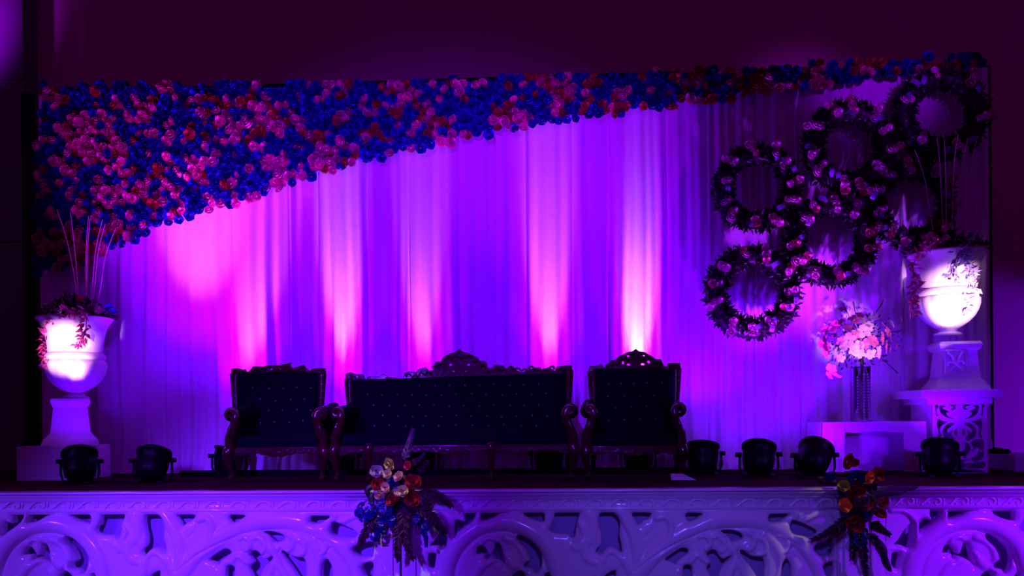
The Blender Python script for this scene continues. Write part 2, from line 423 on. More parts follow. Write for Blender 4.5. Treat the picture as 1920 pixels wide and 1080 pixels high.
parts.append(obj('cornice', smooth(bm, 25), 'white_gloss', pan))
for a, b in ((754, 790), (1568, 1616)):                                     # end posts with raised fillets
    xa, xb = P(a, 1020, YP).x, P(b, 1020, YP).x
    po = obj('post', box_bm(((xa+xb)/2, YP+.02, zP(958)/2), (xb-xa, 0.10, zP(958)), bev=.008), 'white_gloss', pan); parts.append(po)
    parts.append((po, obj('fillet', box_bm(((xa+xb)/2, YP-.035, zP(966)/2), ((xb-xa)*.5, 0.03, zP(966)), bev=.01), 'white_gloss', po)))
parts.append(obj('bottom_rail', box_bm(((org.x+endx)/2, YP+.02, zP(1122)/2), (PW*.98, 0.12, zP(1122)), bev=.01), 'white_gloss', pan))
# frieze of little scrolls
def scroll_me():
    bm = bmesh.new(); s = mpp(1180, YP)
    p = [(-21, -7), (-14, -2), (-5, 6), (6, 7), (13, 2), (12, -5), (5, -6), (3, -1)]
    pp = spline(p, 5); tube_bm([(x*s, -.004, y*s) for x, y in pp], [s*(1.2+1.5*math.sin(math.pi*min(1, i/len(pp)+.15))) for i in range(len(pp))], 6, bm, 0.8)
    tube_bm([(x*s, -.004, y*s) for x, y in spline([(17, 8), (20, 2), (18, -6)], 4)], s*1.5, 5, bm, 0.8)
    bmesh.ops.create_icosphere(bm, subdivisions=1, radius=s*2.6, matrix=Matrix.Translation((-8*s, 0, -3*s)))
    for f in bm.faces: f.smooth = True
    me = bpy.data.meshes.new('scroll_ornament'); bm.to_mesh(me); bm.free(); me.materials.append(MATS['white_gloss']); return me
sm_ = scroll_me()
for k in range(18):
    c = P(752+26+k*48, 943, YP)
    parts.append(obj('scroll_ornament', sm_, None, pan, loc=(c.x-org.x, YP-.018-org.y, c.z), rot=(0, R(random.uniform(-6, 6)), 0)))
def copy_thing(root, label, loc, sx=1.0):
    r = root.copy(); COL.objects.link(r); r.location = loc; r.scale.x = sx; r['label'] = label
    mp = {}
    for p in parts:
        if isinstance(p, tuple): continue
        c = p.copy(); COL.objects.link(c); c.parent = r; mp[p] = c
    for p in parts:
        if isinstance(p, tuple): c = p[1].copy(); COL.objects.link(c); c.parent = mp[p[0]]
    return r
x_l = P(-92, 1080, YP).x
copy_thing(pan, 'white moulded stage panel with big scrolls, below the left urn and armchair', (x_l, org.y, 0), (org.x-x_l)/PW)
copy_thing(pan, 'white moulded stage panel below the openwork plinth, at the far right', (endx, org.y, 0), 1.0)

# ------------------------------------------------------------------ backdrop: posts, curtain
bxl, bxr = P(62, 880, YB).x, P(1860, 880, YB).x
fr = thing('backdrop_frame', ((bxl+bxr)/2, YB+.25, 1.0), 'dark frame standing behind the pleated curtain backdrop', 'frame')
for px_ in (54, 66, 660, 1260, 1857):
    a = P(px_, 890, YB+.25); zt = P(min(max(px_, 80), 1845), 172-(px_/1845)*52, YB+.25).z-.03
    obj('post', box_bm((a.x, YB+.25, (1.0+zt)/2), (.06, .06, zt-1.0)), 'black_metal', fr)
tl, tr = P(80, 176, YB+.25), P(1845, 122, YB+.25)
obj('top_bar', tube_bm([tl, tr], .035, 8), 'black_metal', fr)
obj('mid_bar', tube_bm([(tl.x, YB+.25, 2.6), (tr.x, YB+.25, 2.6)], .03, 8), 'black_metal', fr)

cu = thing('backdrop_curtain', ((bxl+bxr)/2, YB, 1.0), 'tall pleated white curtain glowing violet behind the seats', 'curtain')
seams = [73, 180, 262, 338, 436, 545, 600, 690, 768, 862, 930, 992, 1076, 1142, 1252, 1330, 1420, 1500, 1600, 1700, 1785, 1858]
def curtain_panel(pa, pb, k):
    rr = random.Random(100+k); nz = 26; nx = max(24, int((pb-pa)/1.6))
    xa, xb = P(pa, 560, YB).x, P(pb, 560, YB).x; zb = 1.012
    ph = [rr.uniform(0, 6.28) for _ in range(6)]; fr_ = [rr.uniform(.8, 1.25) for _ in range(6)]
    lean = -.02
    bm = bmesh.new(); rows = []
    for j in range(nz+1):
        t = j/nz; row = []
        for i in range(nx+1):
            s = i/nx; x = xa+(xb-xa)*s
            pxx = pa+(pb-pa)*s
            top = P(pxx, 168-(pxx-75)/1770*52, YB).z-.06
            z = zb+(top-zb)*t
            wob = .035*math.sin(1.9*z+ph[4])*(1-t)
            u = s*(xb-xa)+wob
            y = .016*math.sin(2*math.pi*u/.27*fr_[0]+ph[0])+.012*math.sin(2*math.pi*u/.125*fr_[1]+ph[1]+.5*z)
            y += .007*abs(math.sin(math.pi*u/.19*fr_[2]+ph[2]))*(1.6-t)
            y *= (.65+.75*(1-t))
            ed = min(s, 1-s)*(xb-xa); y += .05*math.exp(-ed/.012)              # hems tucked back
            y -= .10*max(0, .06-t)/.06*(.6+.4*math.sin(9*u+ph[3]))            # foot of the cloth flares
            row.append(bm.verts.new((x+(lean*(1-t)+wob*.3)*(1 if 0 < k < len(seams)-2 else 0), YB+y, z)))
        rows.append(row)
    for j in range(nz):
        for i in range(nx): bm.faces.new((rows[j][i], rows[j][i+1], rows[j+1][i+1], rows[j+1][i]))
    for f in bm.faces: f.smooth = True
    return bm
for k in range(len(seams)-1):
    o = obj('curtain_panel', curtain_panel(seams[k]-1.6, seams[k+1]+1.6, k), 'fabric', cu)

# ------------------------------------------------------------------ flower wall (roses on the sloping valance)
YF = YB-.16
OUT = [(78,160),(300,160),(600,158),(800,152),(1000,145),(1200,136),(1400,127),(1600,115),(1780,106),(1845,106),(1845,122),(1750,130),(1620,150),(1430,175),(1250,203),(1050,228),(860,264),(720,293),(600,330),(500,365),(400,395),(300,425),(240,458),(205,466),(170,488),(130,512),(72,512),(63,400),(70,300)]
fwl = thing('flower_wall', P(700, 300, YF), 'sloping wall of blue, pink and red roses across the top of the backdrop', 'flower wall')
inner = [(80,166),(600,164),(1000,151),(1400,133),(1780,111),(1842,110),(1842,116),(1750,124),(1620,143),(1430,168),(1250,195),(1050,220),(860,255),(720,283),(600,320),(500,355),(400,385),(300,415),(235,448),(170,478),(130,502),(78,502),(70,400),(76,300)]
obj('backing_board', plate([xz(inner, YF+.07)], YF+.08, .04, .003), 'rose_blue', fwl)
poly = np.array(OUT, float); pts = []
stp = 15.5; row = 0; y = 108.0
cand = []
while y < 512:
    x = 66+(row % 2)*stp/2
    while x < 1846: cand.append((x, y)); x += stp
    y += stp*.84; row += 1
cand = np.array(cand)+rng.normal(0, 2.2, (len(cand), 2))
cand = cand[inside(cand, poly)]
roses = []
for px_, py_ in cand:
    n = math.sin(px_*.021+1.3)*math.cos(py_*.033+px_*.004)+math.sin(px_*.047-py_*.05)*.5+random.gauss(0, 1.3)
    redness = 0.15+0.45*min(1, max(0, (px_-300)/900))
    if n > 0.05: m = 'rose_red' if random.random() < redness else 'rose_pink'
    else: m = 'rose_blue'
    s = mpp(px_, YF)*random.uniform(8.6, 12.5)
    c = P(px_, py_, YF+random.uniform(-.045, .03))
    d = Vector((random.gauss(0, .35), -1, random.gauss(-.1, .35)))
    roses.append((s/c.y, m, c, d, random.uniform(0, 6.28), s))
roses.sort(key=lambda r: -r[0])
fo = fwl.location
for _, m, c, d, sp, s in roses[:300]:
    obj('rose', ROSE_ME[m], None, fwl, loc=c-fo, rot=rotto(d, sp).to_euler(), scale=s)
v, f = join([(ROSE[0], ROSE[1], TRS(c, d, sp, s)) for _, m, c, d, sp, s in roses[300:]])
me = mesh_from('rose_mass', v, f)
names = ['rose_blue', 'rose_pink', 'rose_red']
for n_ in names: me.materials.append(MATS[n_])
nf = len(ROSE[1]); idx = np.repeat([names.index(r[1]) for r in roses[300:]], nf); me.polygons.foreach_set('material_index', idx.astype(np.int32))
o = obj('rose_mass', me, None, fwl); o['kind'] = 'stuff'
print('roses', len(roses))

# ------------------------------------------------------------------ wreaths
YWR = YB-.24
WL = [('leafy ring wreath with pink roses, left of the upper row beside the open curtain', 1419, 352, 46, 82),
      ('leafy ring wreath with pink roses, upper middle, below the flower wall', 1592, 276, 46, 90),
      ('leafy ring wreath with few roses, topmost and rightmost of the six', 1764, 214, 46, 90),
      ('leafy ring wreath with pink roses just left of the right urn sticks', 1708, 382, 46, 84),
      ('leafy ring wreath with pink roses in the middle of the lower row', 1557, 452, 46, 88),
      ('leafy ring wreath with pale pink roses, lowest and leftmost of the six', 1411, 548, 46, 92)]
for k, (lab, wx, wy, r0, r1) in enumerate(WL):
    s = mpp(wx, YWR); c = P(wx, wy, YWR-.02*(k % 3)); Rm = (r0+r1)/2*s; rm = (r1-r0)/2*s
    t = thing('wreath', c, lab, 'wreath', 'ring wreaths hung on the curtain')
    bm = bmesh.new(); loops = []
    for i in range(36):
        a = 2*math.pi*i/36
        loops.append([(c.x+(Rm+rm*.80*math.cos(b))*math.cos(a), c.y+rm*.55*math.sin(b), c.z+(Rm+rm*.80*math.cos(b))*math.sin(a)) for b in [2*math.pi*q/8 for q in range(8)]])
    loops.append(loops[0]); add_loops(bm, loops, cap=False); bmesh.ops.remove_doubles(bm, verts=bm.verts[:], dist=1e-5)
    for f in bm.faces: f.smooth = True
    obj('ring', bm, 'leaf_dark', t)
    items = []
    for i in range(1150):
        a = random.uniform(0, 6.283); b = random.uniform(0, 6.283)
        p = Vector((c.x+(Rm+rm*.72*math.cos(b))*math.cos(a), c.y+rm*.55*math.sin(b), c.z+(Rm+rm*.72*math.cos(b))*math.sin(a)))
        o_ = Vector((math.cos(b)*math.cos(a), math.sin(b), math.cos(b)*math.sin(a)))
        d = o_*.7+rdir()*.8
        items.append((p, d, random.uniform(0, 6.28), random.uniform(.05, .095)))
    leaves_obj('leaves', 'leaf_dark', t, items)
    ncl = 6 if k == 2 else 11
    for i in range(ncl):
        a = 2*math.pi*(i+random.uniform(-.22, .22))/ncl+.35*k; nr = random.choice((2, 3, 3)); q0 = random.uniform(-.5, .1)
        for q in range(nr):
            rr = Rm+rm*(q0+q*.44); p = Vector((c.x+rr*math.cos(a+q*.05), c.y-rm*random.uniform(.62, .9), c.z+rr*math.sin(a+q*.05)))
            d = Vector((random.gauss(0, .35), -1, random.gauss(-.15, .35)))
            obj('rose', ROSE_ME['rose_pale' if random.random() < .75 else 'rose_pink'], None, t, loc=p-c, rot=rotto(d, random.uniform(0, 6)).to_euler(), scale=s*random.uniform(7.5, 10.5))
    for i in range(6):                                                       # satin ribbon loops
        a = random.uniform(0, 6.28); rr = Rm+rm*random.uniform(-.5, .5); p = Vector((c.x+rr*math.cos(a), c.y-rm*.75, c.z+rr*math.sin(a)))
        e = Vector((random.gauss(0, 1), random.gauss(0, .3), random.gauss(0, 1))).normalized(); wv = e.cross(Vector((0, 1, 0))).normalized()
        bm = bmesh.new(); vs = []
        for q in range(7):
            u = (q/6-.5)*2; b0 = p+e*u*.055+Vector((0, -.03*(1-u*u), 0))
            vs.append([bm.verts.new(b0-wv*.026), bm.verts.new(b0+wv*.026)])
        for q in range(6): bm.faces.new((vs[q][0], vs[q][1], vs[q+1][1], vs[q+1][0]))
        obj('ribbon', smooth(bm, 80), 'ribbon', t)

# ------------------------------------------------------------------ stage lamps (cans on yokes), with their own light
def par_can(px_, Y, aim, label, lights, size=0.155, roll=0.0):
    base = P(px_, 890, Y); base.z = 1.0; tilt_c = Vector((base.x, Y, 1.215))
    t = thing('stage_lamp', base, label, 'stage lamp', 'lamps on the stage floor')
    d = (Vector(aim)-tilt_c).normalized()
    mm = Matrix.Translation(tilt_c) @ rotto(d)
    r = size
    prof = [(-.20, r*.30), (-.195, r*.55), (-.17, r*.80), (-.12, r*.93), (-.04, r), (.06, r), (.065, r*1.08), (.095, r*1.08), (.095, r*.92), (.05, r*.90)]
    bm = lathe_bm(prof, (0, 0, 0), 28); bm.transform(mm); obj('can', smooth(bm, 50), 'black_metal', t)
    bm = lathe_bm([(.052, r*.88), (.058, r*.6), (.060, r*.05)], (0, 0, 0), 24); bm.transform(mm); obj('lens', smooth(bm), 'lens', t)
    for i in range(6):                                                       # cooling ribs on the back
        bm = bmesh.new(); a = 2*math.pi*i/6; add_box(bm, (r*.72*math.cos(a), r*.72*math.sin(a), -.15), (.05, .012, .05), a); bm.transform(mm); obj('rib', bm, 'black_metal', t)
    sx = rt0*(r+.030)
    pth = [tilt_c-sx, tilt_c-sx*1.02+Vector((0, 0, -.12)), Vector((base.x, Y, 1.02))-sx*.9, Vector((base.x, Y, 1.02))+sx*.9, tilt_c+sx*1.02+Vector((0, 0, -.12)), tilt_c+sx]
    obj('yoke', tube_bm(pth, .012, 6), 'black_metal', t)
    for sgn in (-1, 1):
        kb = tube_bm([tilt_c+sx*sgn*.93, tilt_c+sx*sgn*1.22], .024, 10); obj('knob', smooth(kb), 'black_metal', t)
        obj('foot', box_bm((base.x+sgn*r*.8, Y, 1.012), (.05, .24, .022), bev=.004), 'black_metal', t)
    cb = spline([(base.x+.03, Y, 1.1), (base.x+.10, Y+.1, 1.012), (base.x+.25, Y+.12, 1.008), (base.x+.45, Y+.06, 1.008)], 4)
    obj('cable', tube_bm([Vector(p) for p in cb], .007, 5), 'black_metal', t)
    for (pw, colr, ang, bl, am) in lights:
        l = spot('lamp_beam', tilt_c+d*.13, am if am is not None else aim, pw, colr, ang, bl, .04)
        l.parent = t; l.location = l.location-t.location
PK = (1.0, 0.26, 0.95); PV = (0.30, 0.0, 1.0); BV = (0.13, 0.0, 1.0)
def beam(hx, hy, pw, mid, sp, ang=30, pk=PK): return [(pw*.5, pk, ang*.72, 1.0, P(hx, hy+70, YB)), (pw*.5, (.75, .0, 1.0), ang, 1.0, P(hx, hy+20, YB)), (mid, PV, ang*1.9, 1.0, P(hx, hy-60, YB)), (sp, BV, 84, 1.0, P(hx, hy+110, YB))]
ul = P(146, 640, 8.78); ur = P(1777, 560, 9.05)
par_can(150, 8.12, ul, 'black stage lamp in front of the white box at the left end',  [(230, (1.0, .36, .95), 18, .9, P(140, 640, 8.6)), (40, BV, 110, 1, None)])
par_can(287, 8.2, P(365, 470, YB), 'black stage lamp second from the left, alone before the curtain', beam(376, 330, 560, 560, 120, 34, (1.0, .30, .95)))
par_can(430, 9.17, P(490, 430, YB), 'black stage lamp half hidden by the left armchair', beam(490, 390, 620, 420, 80, 29))
par_can(640, 9.17, P(640, 430, YB), 'black stage lamp behind the gap between left armchair and sofa', beam(640, 430, 1050, 420, 80, 22, (1.0, .34, .95)))
par_can(790, 9.17, P(790, 430, YB), 'black stage lamp behind the sofa left half', beam(790, 410, 680, 400, 80, 22))
par_can(1030, 9.17, P(1030, 430, YB), 'black stage lamp seen under the right half of the sofa', beam(1028, 430, 1000, 420, 80, 22))
par_can(1197, 9.17, P(1195, 470, YB), 'black stage lamp behind the right armchair, under its crest', beam(1196, 530, 1250, 400, 80, 22, (1.0, .48, .9)))
par_can(1318, 8.75, P(1330, 500, YB), 'black stage lamp just right of the right armchair', [(190, BV, 100, 1.0, P(1320, 420, YB))])
par_can(1423, 8.45, P(1440, 520, YB), 'black stage lamp below the lowest wreath', [(100, (.8, .07, 1), 36, 1.0, P(1440, 470, YB)), (330, PV, 56, 1.0, P(1440, 380, YB)), (70, BV, 120, 1.0, P(1400, 660, YB))])
par_can(1528, 8.25, P(1600, 600, YB), 'black stage lamp tilted right beside the draped table', [(120, (.8, .07, 1), 36, 1.0, P(1545, 440, YB)), (400, PV, 56, 1.0, P(1580, 330, YB)), (60, (1, .35, .85), 12, .8, P(1600, 650, 8.72)), (60, BV, 110, 1.0, P(1620, 650, YB))])
par_can(1762, 8.3, ur, 'black stage lamp in front of the openwork plinth at the right', [(350, (1.0, .42, .95), 16, .9, P(1778, 560, 8.85)), (50, BV, 110, 1, None)])

# ------------------------------------------------------------------ urns and pedestals
def urn(cpx, rim_py, Y, label, sc=1.0):
    s = mpp(cpx, Y)*sc; c = P(cpx, rim_py+150*sc, Y)
    c.z = c.z
    t = thing('urn', c, label, 'urn', 'white garden urns')
    z = lambda py: (150-py)*s
    body = [(z(78), 46), (z(66), 46.5), (z(50), 47.5), (z(34), 50), (z(20), 54), (z(10), 59), (z(3), 65), (z(0), 67), (z(-1), 65), (z(3), 60), (z(14), 53), (z(30), 48)]
    def fl(zz): return .0
    bm = lathe_bm([(a, r*s) for a, r in body], c, 48, flute=lambda zz: .035 if zz < z(8) and zz > z(64) else 0); obj('neck', smooth(bm, 60), 'white_matte', t)
    bm = lathe_bm([(z(80), 48*s), (z(78), 52*s), (z(74), 53*s), (z(70), 52*s), (z(67), 50*s), (z(65), 47*s)], c, 48); obj('band', smooth(bm, 60), 'white_matte', t)
    bowl = [(z(138), 18), (z(134), 24), (z(126), 35), (z(116), 44), (z(104), 50.5), (z(93), 53.5), (z(84), 54), (z(79), 51)]
    bm = lathe_bm([(a, r*s) for a, r in bowl], c, 96, flute=lambda zz: .05 if zz < z(80) else .0); obj('bowl', smooth(bm, 60), 'white_matte', t)
    bm = lathe_bm([(0, 24*s), (z(147), 24*s), (z(144), 17*s), (z(140), 16*s), (z(136), 20*s)], c, 40); obj('foot', smooth(bm, 40), 'white_matte', t)
    obj('soil', smooth(lathe_bm([(z(28), 47*s), (z(24), 49*s), (z(22), 20*s), (z(21), 2*s)], c, 32)), 'leaf_deep', t)
    return t, s, c
def frustums(name, c, levels, m, parent, rz=0, bev=True):
    bm = lathe_bm(levels, c, square=True, rz=rz)
    if bev: bmesh.ops.bevel(bm, geom=[e for e in bm.edges if e.calc_face_angle(0) > .3], offset=.006, segments=2, affect='EDGES')
    return obj(name, smooth(bm, 35), m, parent)

# left: box, pedestal, urn
YL = 8.78
b0 = P(124, 895, YL); ztop = P(124, 835, YL).z
bx = tag(obj('plinth_box', box_bm((P(122, 870, YL).x, YL, (1.0+ztop)/2), (.66, .62, ztop-1.0), bev=.01), 'white_matte'), 'plain white box under the left urn pedestal', 'box')
sL = mpp(130, YL); cL = P(134, 835, YL); cL.z = ztop
pdl = thing('pedestal', cL, 'white tapered pedestal under the left urn, turned cornerwise on a box', 'pedestal')
zl = lambda py: (835-py)*sL
frustums('base', cL, [(0, 47*sL), (zl(831), 47*sL), (zl(822), 43*sL), (zl(815), 36*sL), (zl(812), 34*sL)], 'white_matte', pdl, R(28))
frustums('shaft', cL, [(zl(812), 33*sL), (zl(764), 28*sL)], 'white_matte', pdl, R(28))
frustums('cap', cL, [(zl(764), 29*sL), (zl(757), 32*sL), (zl(752), 33*sL), (zl(748), 31*sL)], 'white_matte', pdl, R(28))
ut, us, uc = urn(142, 597.5, YL, 'white urn with two red vines, at the left end below the flower wall')
# right: openwork plinth, slab, pedestal, urn
YR = 9.02; sR = mpp(1797, YR)
zR = lambda py: P(1797, py, YR).z
xR0, xR1 = P(1747, 800, YR-.27).x, P(1850, 800, YR-.27).x; xm = (xR0+xR1)/2
opl = thing('openwork_plinth', (xm, YR, 1.0), 'white pierced scrollwork plinth at the right, carrying a thick slab top', 'plinth')
zf = lambda py: P(1797, py, YR-.27).z
def r2(*p): return [(1690+x*.2594, 620+y*.2594) for x, y in p]
def sym(pts, ax=403): return [(2*ax-x, y) for x, y in pts][::-1]
HO = [[(248,538),(262,545),(258,590),(268,612),(250,615)], [(275,545),(320,545),(300,562),(335,580),(345,590),(325,598),(345,625),(380,640),(330,632),(290,605),(275,575)],
      [(345,540),(385,538),(385,570),(350,575),(372,556)], [(262,640),(300,655),(330,662),(290,690),(278,730),(290,760),(258,785),(268,740),(255,690)],
      [(345,672),(380,675),(330,715),(335,745),(365,720),(355,760),(375,785),(350,800),(310,775),(296,735),(310,695)],
      [(385,715),(395,720),(393,760),(378,750),(375,730)],
      [(250,800),(300,790),(340,815),(320,850),(330,880),(290,850),(270,880),(250,860)], [(345,830),(380,810),(375,850),(390,880),(385,930),(360,900),(340,870)],
      [(250,890),(285,870),(300,910),(340,930),(300,950),(260,930)], [(250,950),(300,965),(350,940),(385,960),(340,985),(380,1000),(250,1000)]]
pol = []
hx0, hx1 = 225, 600; ax = 412
fr_o = [(xR0, 1.0), (xR1, 1.0), (xR1, zf(758)), (xR0, zf(758))]
def hmap(p):   # crop coordinates of the pierced front -> world x, z
    u = (p[0]-ax)/(600-ax); v = (p[1]-535)/(1035-535)
    return (xm+u*(xR1-xR0)/2, zf(758)+(1.0-zf(758))*v)
for h in HO:
    for g in (h, sym(h, ax)): pol.append([hmap(q) for q in [tuple(a) for a in cspline(g, 3)]])
obj('pierced_front', plate([fr_o]+pol, YR-.27, .035, .004), 'white_matte', opl)
for sx in (xR0+.015, xR1-.015): obj('side_panel', box_bm((sx, YR, (1+zf(758))/2), (.03, .50, zf(758)-1)), 'white_matte', opl)
obj('back_panel', box_bm((xm, YR+.25, (1+zf(758))/2), (xR1-xR0, .02, zf(758)-1)), 'backing', opl)
zs0, zs1 = zf(758), zf(746); zs2 = P(1797, 730, YR-.33).z
obj('moulding', box_bm((xm, YR, (zs0+zs1)/2), (116*sR, .58, zs1-zs0), bev=.006), 'white_matte', opl)
obj('top_slab', box_bm((xm, YR, (zs1+zs2)/2), (146*sR, .70, zs2-zs1), bev=.008), 'white_matte', opl)
cR = Vector((P(1790, 730, YR).x, YR, zs2))
pdr = thing('pedestal', cR, 'white pedestal with a carved square panel, under the right urn', 'pedestal')
z0_ = P(1790, 728, YR).z
zr = lambda py: (P(1790, py, YR).z-z0_)
frustums('base', cR, [(0, 47*sR), (zr(722), 45*sR), (zr(712), 38*sR), (zr(706), 34*sR)], 'white_matte', pdr, R(-6))
sh = frustums('shaft', cR, [(zr(706), 34*sR), (zr(656), 29*sR)], 'white_matte', pdr, R(-6))
frustums('cap', cR, [(zr(656), 30*sR), (zr(652), 35*sR), (zr(644), 37*sR), (zr(639), 34*sR)], 'white_matte', pdr, R(-6))
# carved panel with a little leaf scroll
yc = YR-33*sR
def carved():
    bm = bmesh.new(); a, b = P(1772, 700, yc), P(1812, 656, yc)
    for p, q in (((a.x, a.z), (a.x, b.z)), ((b.x, a.z), (b.x, b.z)), ((a.x, a.z), (b.x, a.z)), ((a.x, b.z), (b.x, b.z))):
        tube_bm([(p[0], yc-.01, p[1]), (q[0], yc+.0, q[1])], .009, 6, bm)
    for pth in ([(1776,660),(1786,668),(1790,680),(1802,690),(1808,697)], [(1806,658),(1800,668),(1796,678),(1786,690),(1776,696)], [(1790,680),(1780,678),(1776,686)], [(1796,678),(1804,676),(1808,682)]):
        tube_bm([Vector(P(u[0], u[1], yc-.012)) for u in spline(pth, 4)], .014, 6, bm)
    return smooth(bm, 60)
obj('carved_panel', carved(), 'white_matte', pdr)
ut2, us2, uc2 = urn(1777, 476, YR, 'white urn with trailing vines on the right, brightest lit thing', 1.02)
uc2b = cR.z+zr(639)

# plants in the urns
def urn_plant(c, s, sc, label, tops, vines, extra, left):
    rim = c.z+150*s*sc
    t = thing('urn_plant', (c.x, c.y, rim-.08), label, 'plant', 'dark flower arrangements in the urns')
    items = []
    for i in range(620):
        a = random.uniform(0, 6.283); r = min(.30, abs(random.gauss(.14, .11))); p = Vector((c.x+r*1.35*math.cos(a), c.y+r*math.sin(a), rim+random.uniform(-.02, .26)*max(.1, 1-r*2.4)))
        d = Vector((math.cos(a)*r*4, math.sin(a)*r*4, .6))+rdir()*.9
        items.append((p, d, random.uniform(0, 6.28), random.uniform(.04, .085)))
    leaves_obj('foliage', 'leaf_deep', t, items)
    for tx, ty, bxp, byp in tops:
        a = P(bxp, byp, c.y); b = P(tx, ty, c.y-.06); mid = (a+b)/2+Vector(((b.x-a.x)*-.10, 0, .05))
        pp = spline([Vector((c.x*.4+a.x*.6, c.y, rim-.02)), a, mid, b], 5)
        obj('stick', tube_bm([Vector(p) for p in pp], [max(.0022, .0062*(1-.6*i/len(pp))) for i in range(len(pp))], 5), 'stick', t)
    for path, m, n, dy in vines:
        pp = [Vector(P(x, y, c.y+dy(x))) for x, y in [tuple(q) for q in spline(path, 6)]]
        its = []
        for i in range(n):
            p = random.choice(pp)+rdir()*.03; d = rdir()*.8+Vector((0, -.6, -.3)); its.append((p, d, random.uniform(0, 6.28), (random.uniform(.06, .10),)*3))
        o = leaves_obj('vine', m, t, its)
        obj('vine_stem', tube_bm(pp, .004, 5), 'leaf_deep', t)
    for x, y, r, m in extra:
        p = P(x, y, c.y-random.uniform(.12, .25))
        obj('flower', rose_mesh('flower', m, BLOOM), None, t, loc=p-t.location, rot=rotto(Vector((random.gauss(0, .4), -1, random.gauss(0, .4)))).to_euler(), scale=r*s)
    return t
def dyf(c, s, sc):
    def g(x):
        dx = (x-(960+(c.x-CAM.x)))*0
        return -.34
    return g
def hang(cx_px, s, rad):
    def g(x):
        u = min(.98, abs(x-cx_px)*s/rad); return -rad*math.sqrt(1-u*u)-.03
    return g
urn_plant(uc, us, 1.0, 'dark flowers, red vines and thin upright sticks in the left urn',
    [(107,393,142,540),(132,398,146,545),(166,405,160,545),(169,410,162,548),(192,412,172,545),(197,420,176,548),(217,428,186,552)],
    [([(103,592),(92,610),(86,635),(84,662),(92,684)], 'leaf_pink', 95, hang(146, us, 66*us)), ([(158,585),(162,605),(158,625),(150,640),(146,650)], 'leaf_pink', 60, hang(146, us, 56*us)),
     ([(110,592),(125,586),(140,584)], 'leaf_pink', 26, hang(146, us, 66*us))],
    [(185,582,8,'bloom_white'),(204,576,7,'rose_blue'),(126,578,7,'rose_pink'),(214,584,6,'rose_blue'),(106,582,6,'rose_blue'),(150,560,7,'rose_red')], True)
urn_plant(uc2, us2, 1.0, 'dark flowers, vines and tall pinkish sticks in the right urn',
    [(1715,280,1745,405),(1757,258,1766,380),(1771,262,1774,400),(1797,252,1788,330),(1815,258,1796,390),(1834,254,1820,330),(1856,262,1812,395),(1880,280,1843,360)],
    [([(1722,478),(1712,500),(1716,535),(1708,560),(1714,585)], 'leaf_pink', 95, hang(1777, us2, 66*us2)), ([(1796,466),(1806,480),(1815,500),(1820,525),(1828,545)], 'leaf_pale', 130, hang(1777, us2, 62*us2)),
     ([(1808,550),(1812,570),(1808,588)], 'leaf_pale', 30, hang(1777, us2, 56*us2)), ([(1796,478),(1788,500),(1790,530)], 'leaf_pale', 30, hang(1777, us2, 60*us2)),
     ([(1718,468),(1740,458),(1760,450)], 'leaf_pink', 50, hang(1777, us2, 66*us2))],
    [(1771,428,7,'rose_pink'),(1774,446,7,'rose_pink'),(1735,448,8,'rose_pink'),(1698,455,8,'rose_pink'),(1745,440,6,'rose_pink'),(1788,450,5,'rose_pink'),(1820,440,5,'rose_blue'),(1840,446,5,'rose_pale')], False)

# ------------------------------------------------------------------ draped table, crystal vase, ball of flowers
YT = 8.98; tz = P(1637, 792, YT-.1).z; tx0, tx1 = P(1542, 800, YT-.25).x, P(1736, 800, YT-.25).x; txm = (tx0+tx1)/2
tb = thing('side_table', (txm, YT, 1.0), 'small table under a white cloth between the wreaths and the right urn', 'table')
obj('table_top', box_bm((txm, YT, tz-.03), (tx1-tx0-.06, .46, .04), bev=.004), 'black_board', tb)
for a in (-1, 1):
    for b in (-1, 1): obj('leg', box_bm((txm+a*(tx1-tx0-.16)/2, YT+b*.18, (1+tz-.05)/2), (.035, .035, tz-1.05)), 'black_metal', tb)
def cloth():
    bm = bmesh.new(); W = (tx1-tx0)/2; D = .25; H = tz-1.015; rows = []
    def add_sheet(f, nu, nv):
        g = [[bm.verts.new(f(i/nu, j/nv)) for i in range(nu+1)] for j in range(nv+1)]
        for j in range(nv):
            for i in range(nu): bm.faces.new((g[j][i], g[j][i+1], g[j+1][i+1], g[j+1][i]))
    add_sheet(lambda u, v: (txm-W+2*W*u, YT-D+2*D*v, tz+.006), 20, 8)
    def front(u, v):      # front drop: long at both sides, short valance in the middle
        e = abs(u-.5)*2; Lg = H if e > .56 else (.115+.015*math.sin(u*14))
        x = txm-W+2*W*u+(.05*v*v if u > .5 else -.03*v*v)*(e > .5)
        return (x, YT-D-.006-.018*math.sin(u*40)*v*(e > .5)-.03*v, tz+.006-Lg*v)
    for a, b in ((0.0, .22), (.22, .78), (.78, 1.0)):
        if a == .22: add_sheet(lambda u, v: (txm-W+2*W*(.22+.56*u), YT-D-.004-.004*v, tz+.006-(.10+.008*math.sin(u*9))*v), 24, 6)
        else: add_sheet(lambda u, v, a=a: (txm-W+2*W*(a+.22*u)+(.10*v*v*(1-u)*0 if a else -.02*v), YT-D-.004-(.012*math.sin(u*16+a*5)+.03)*v, tz+.006-H*v), 22, 14)
    for s in (-1, 1): add_sheet(lambda u, v, s=s: (txm+s*(W+.003+(.012*math.sin(u*22)+.03)*v), YT-D+2*D*u, tz+.006-H*v), 20, 12)
    add_sheet(lambda u, v: (txm-W+2*W*u, YT+D+.004, tz+.006-H*v), 10, 6)
    add_sheet(lambda u, v: (txm-W+.03+(2*W-.06)*u, YT-D+.22+.01*math.sin(u*18), tz-.02-(H-.02)*v), 24, 8)
    bmesh.ops.remove_doubles(bm, verts=bm.verts[:], dist=.002)
    for f in bm.faces: f.smooth = True
    return bm
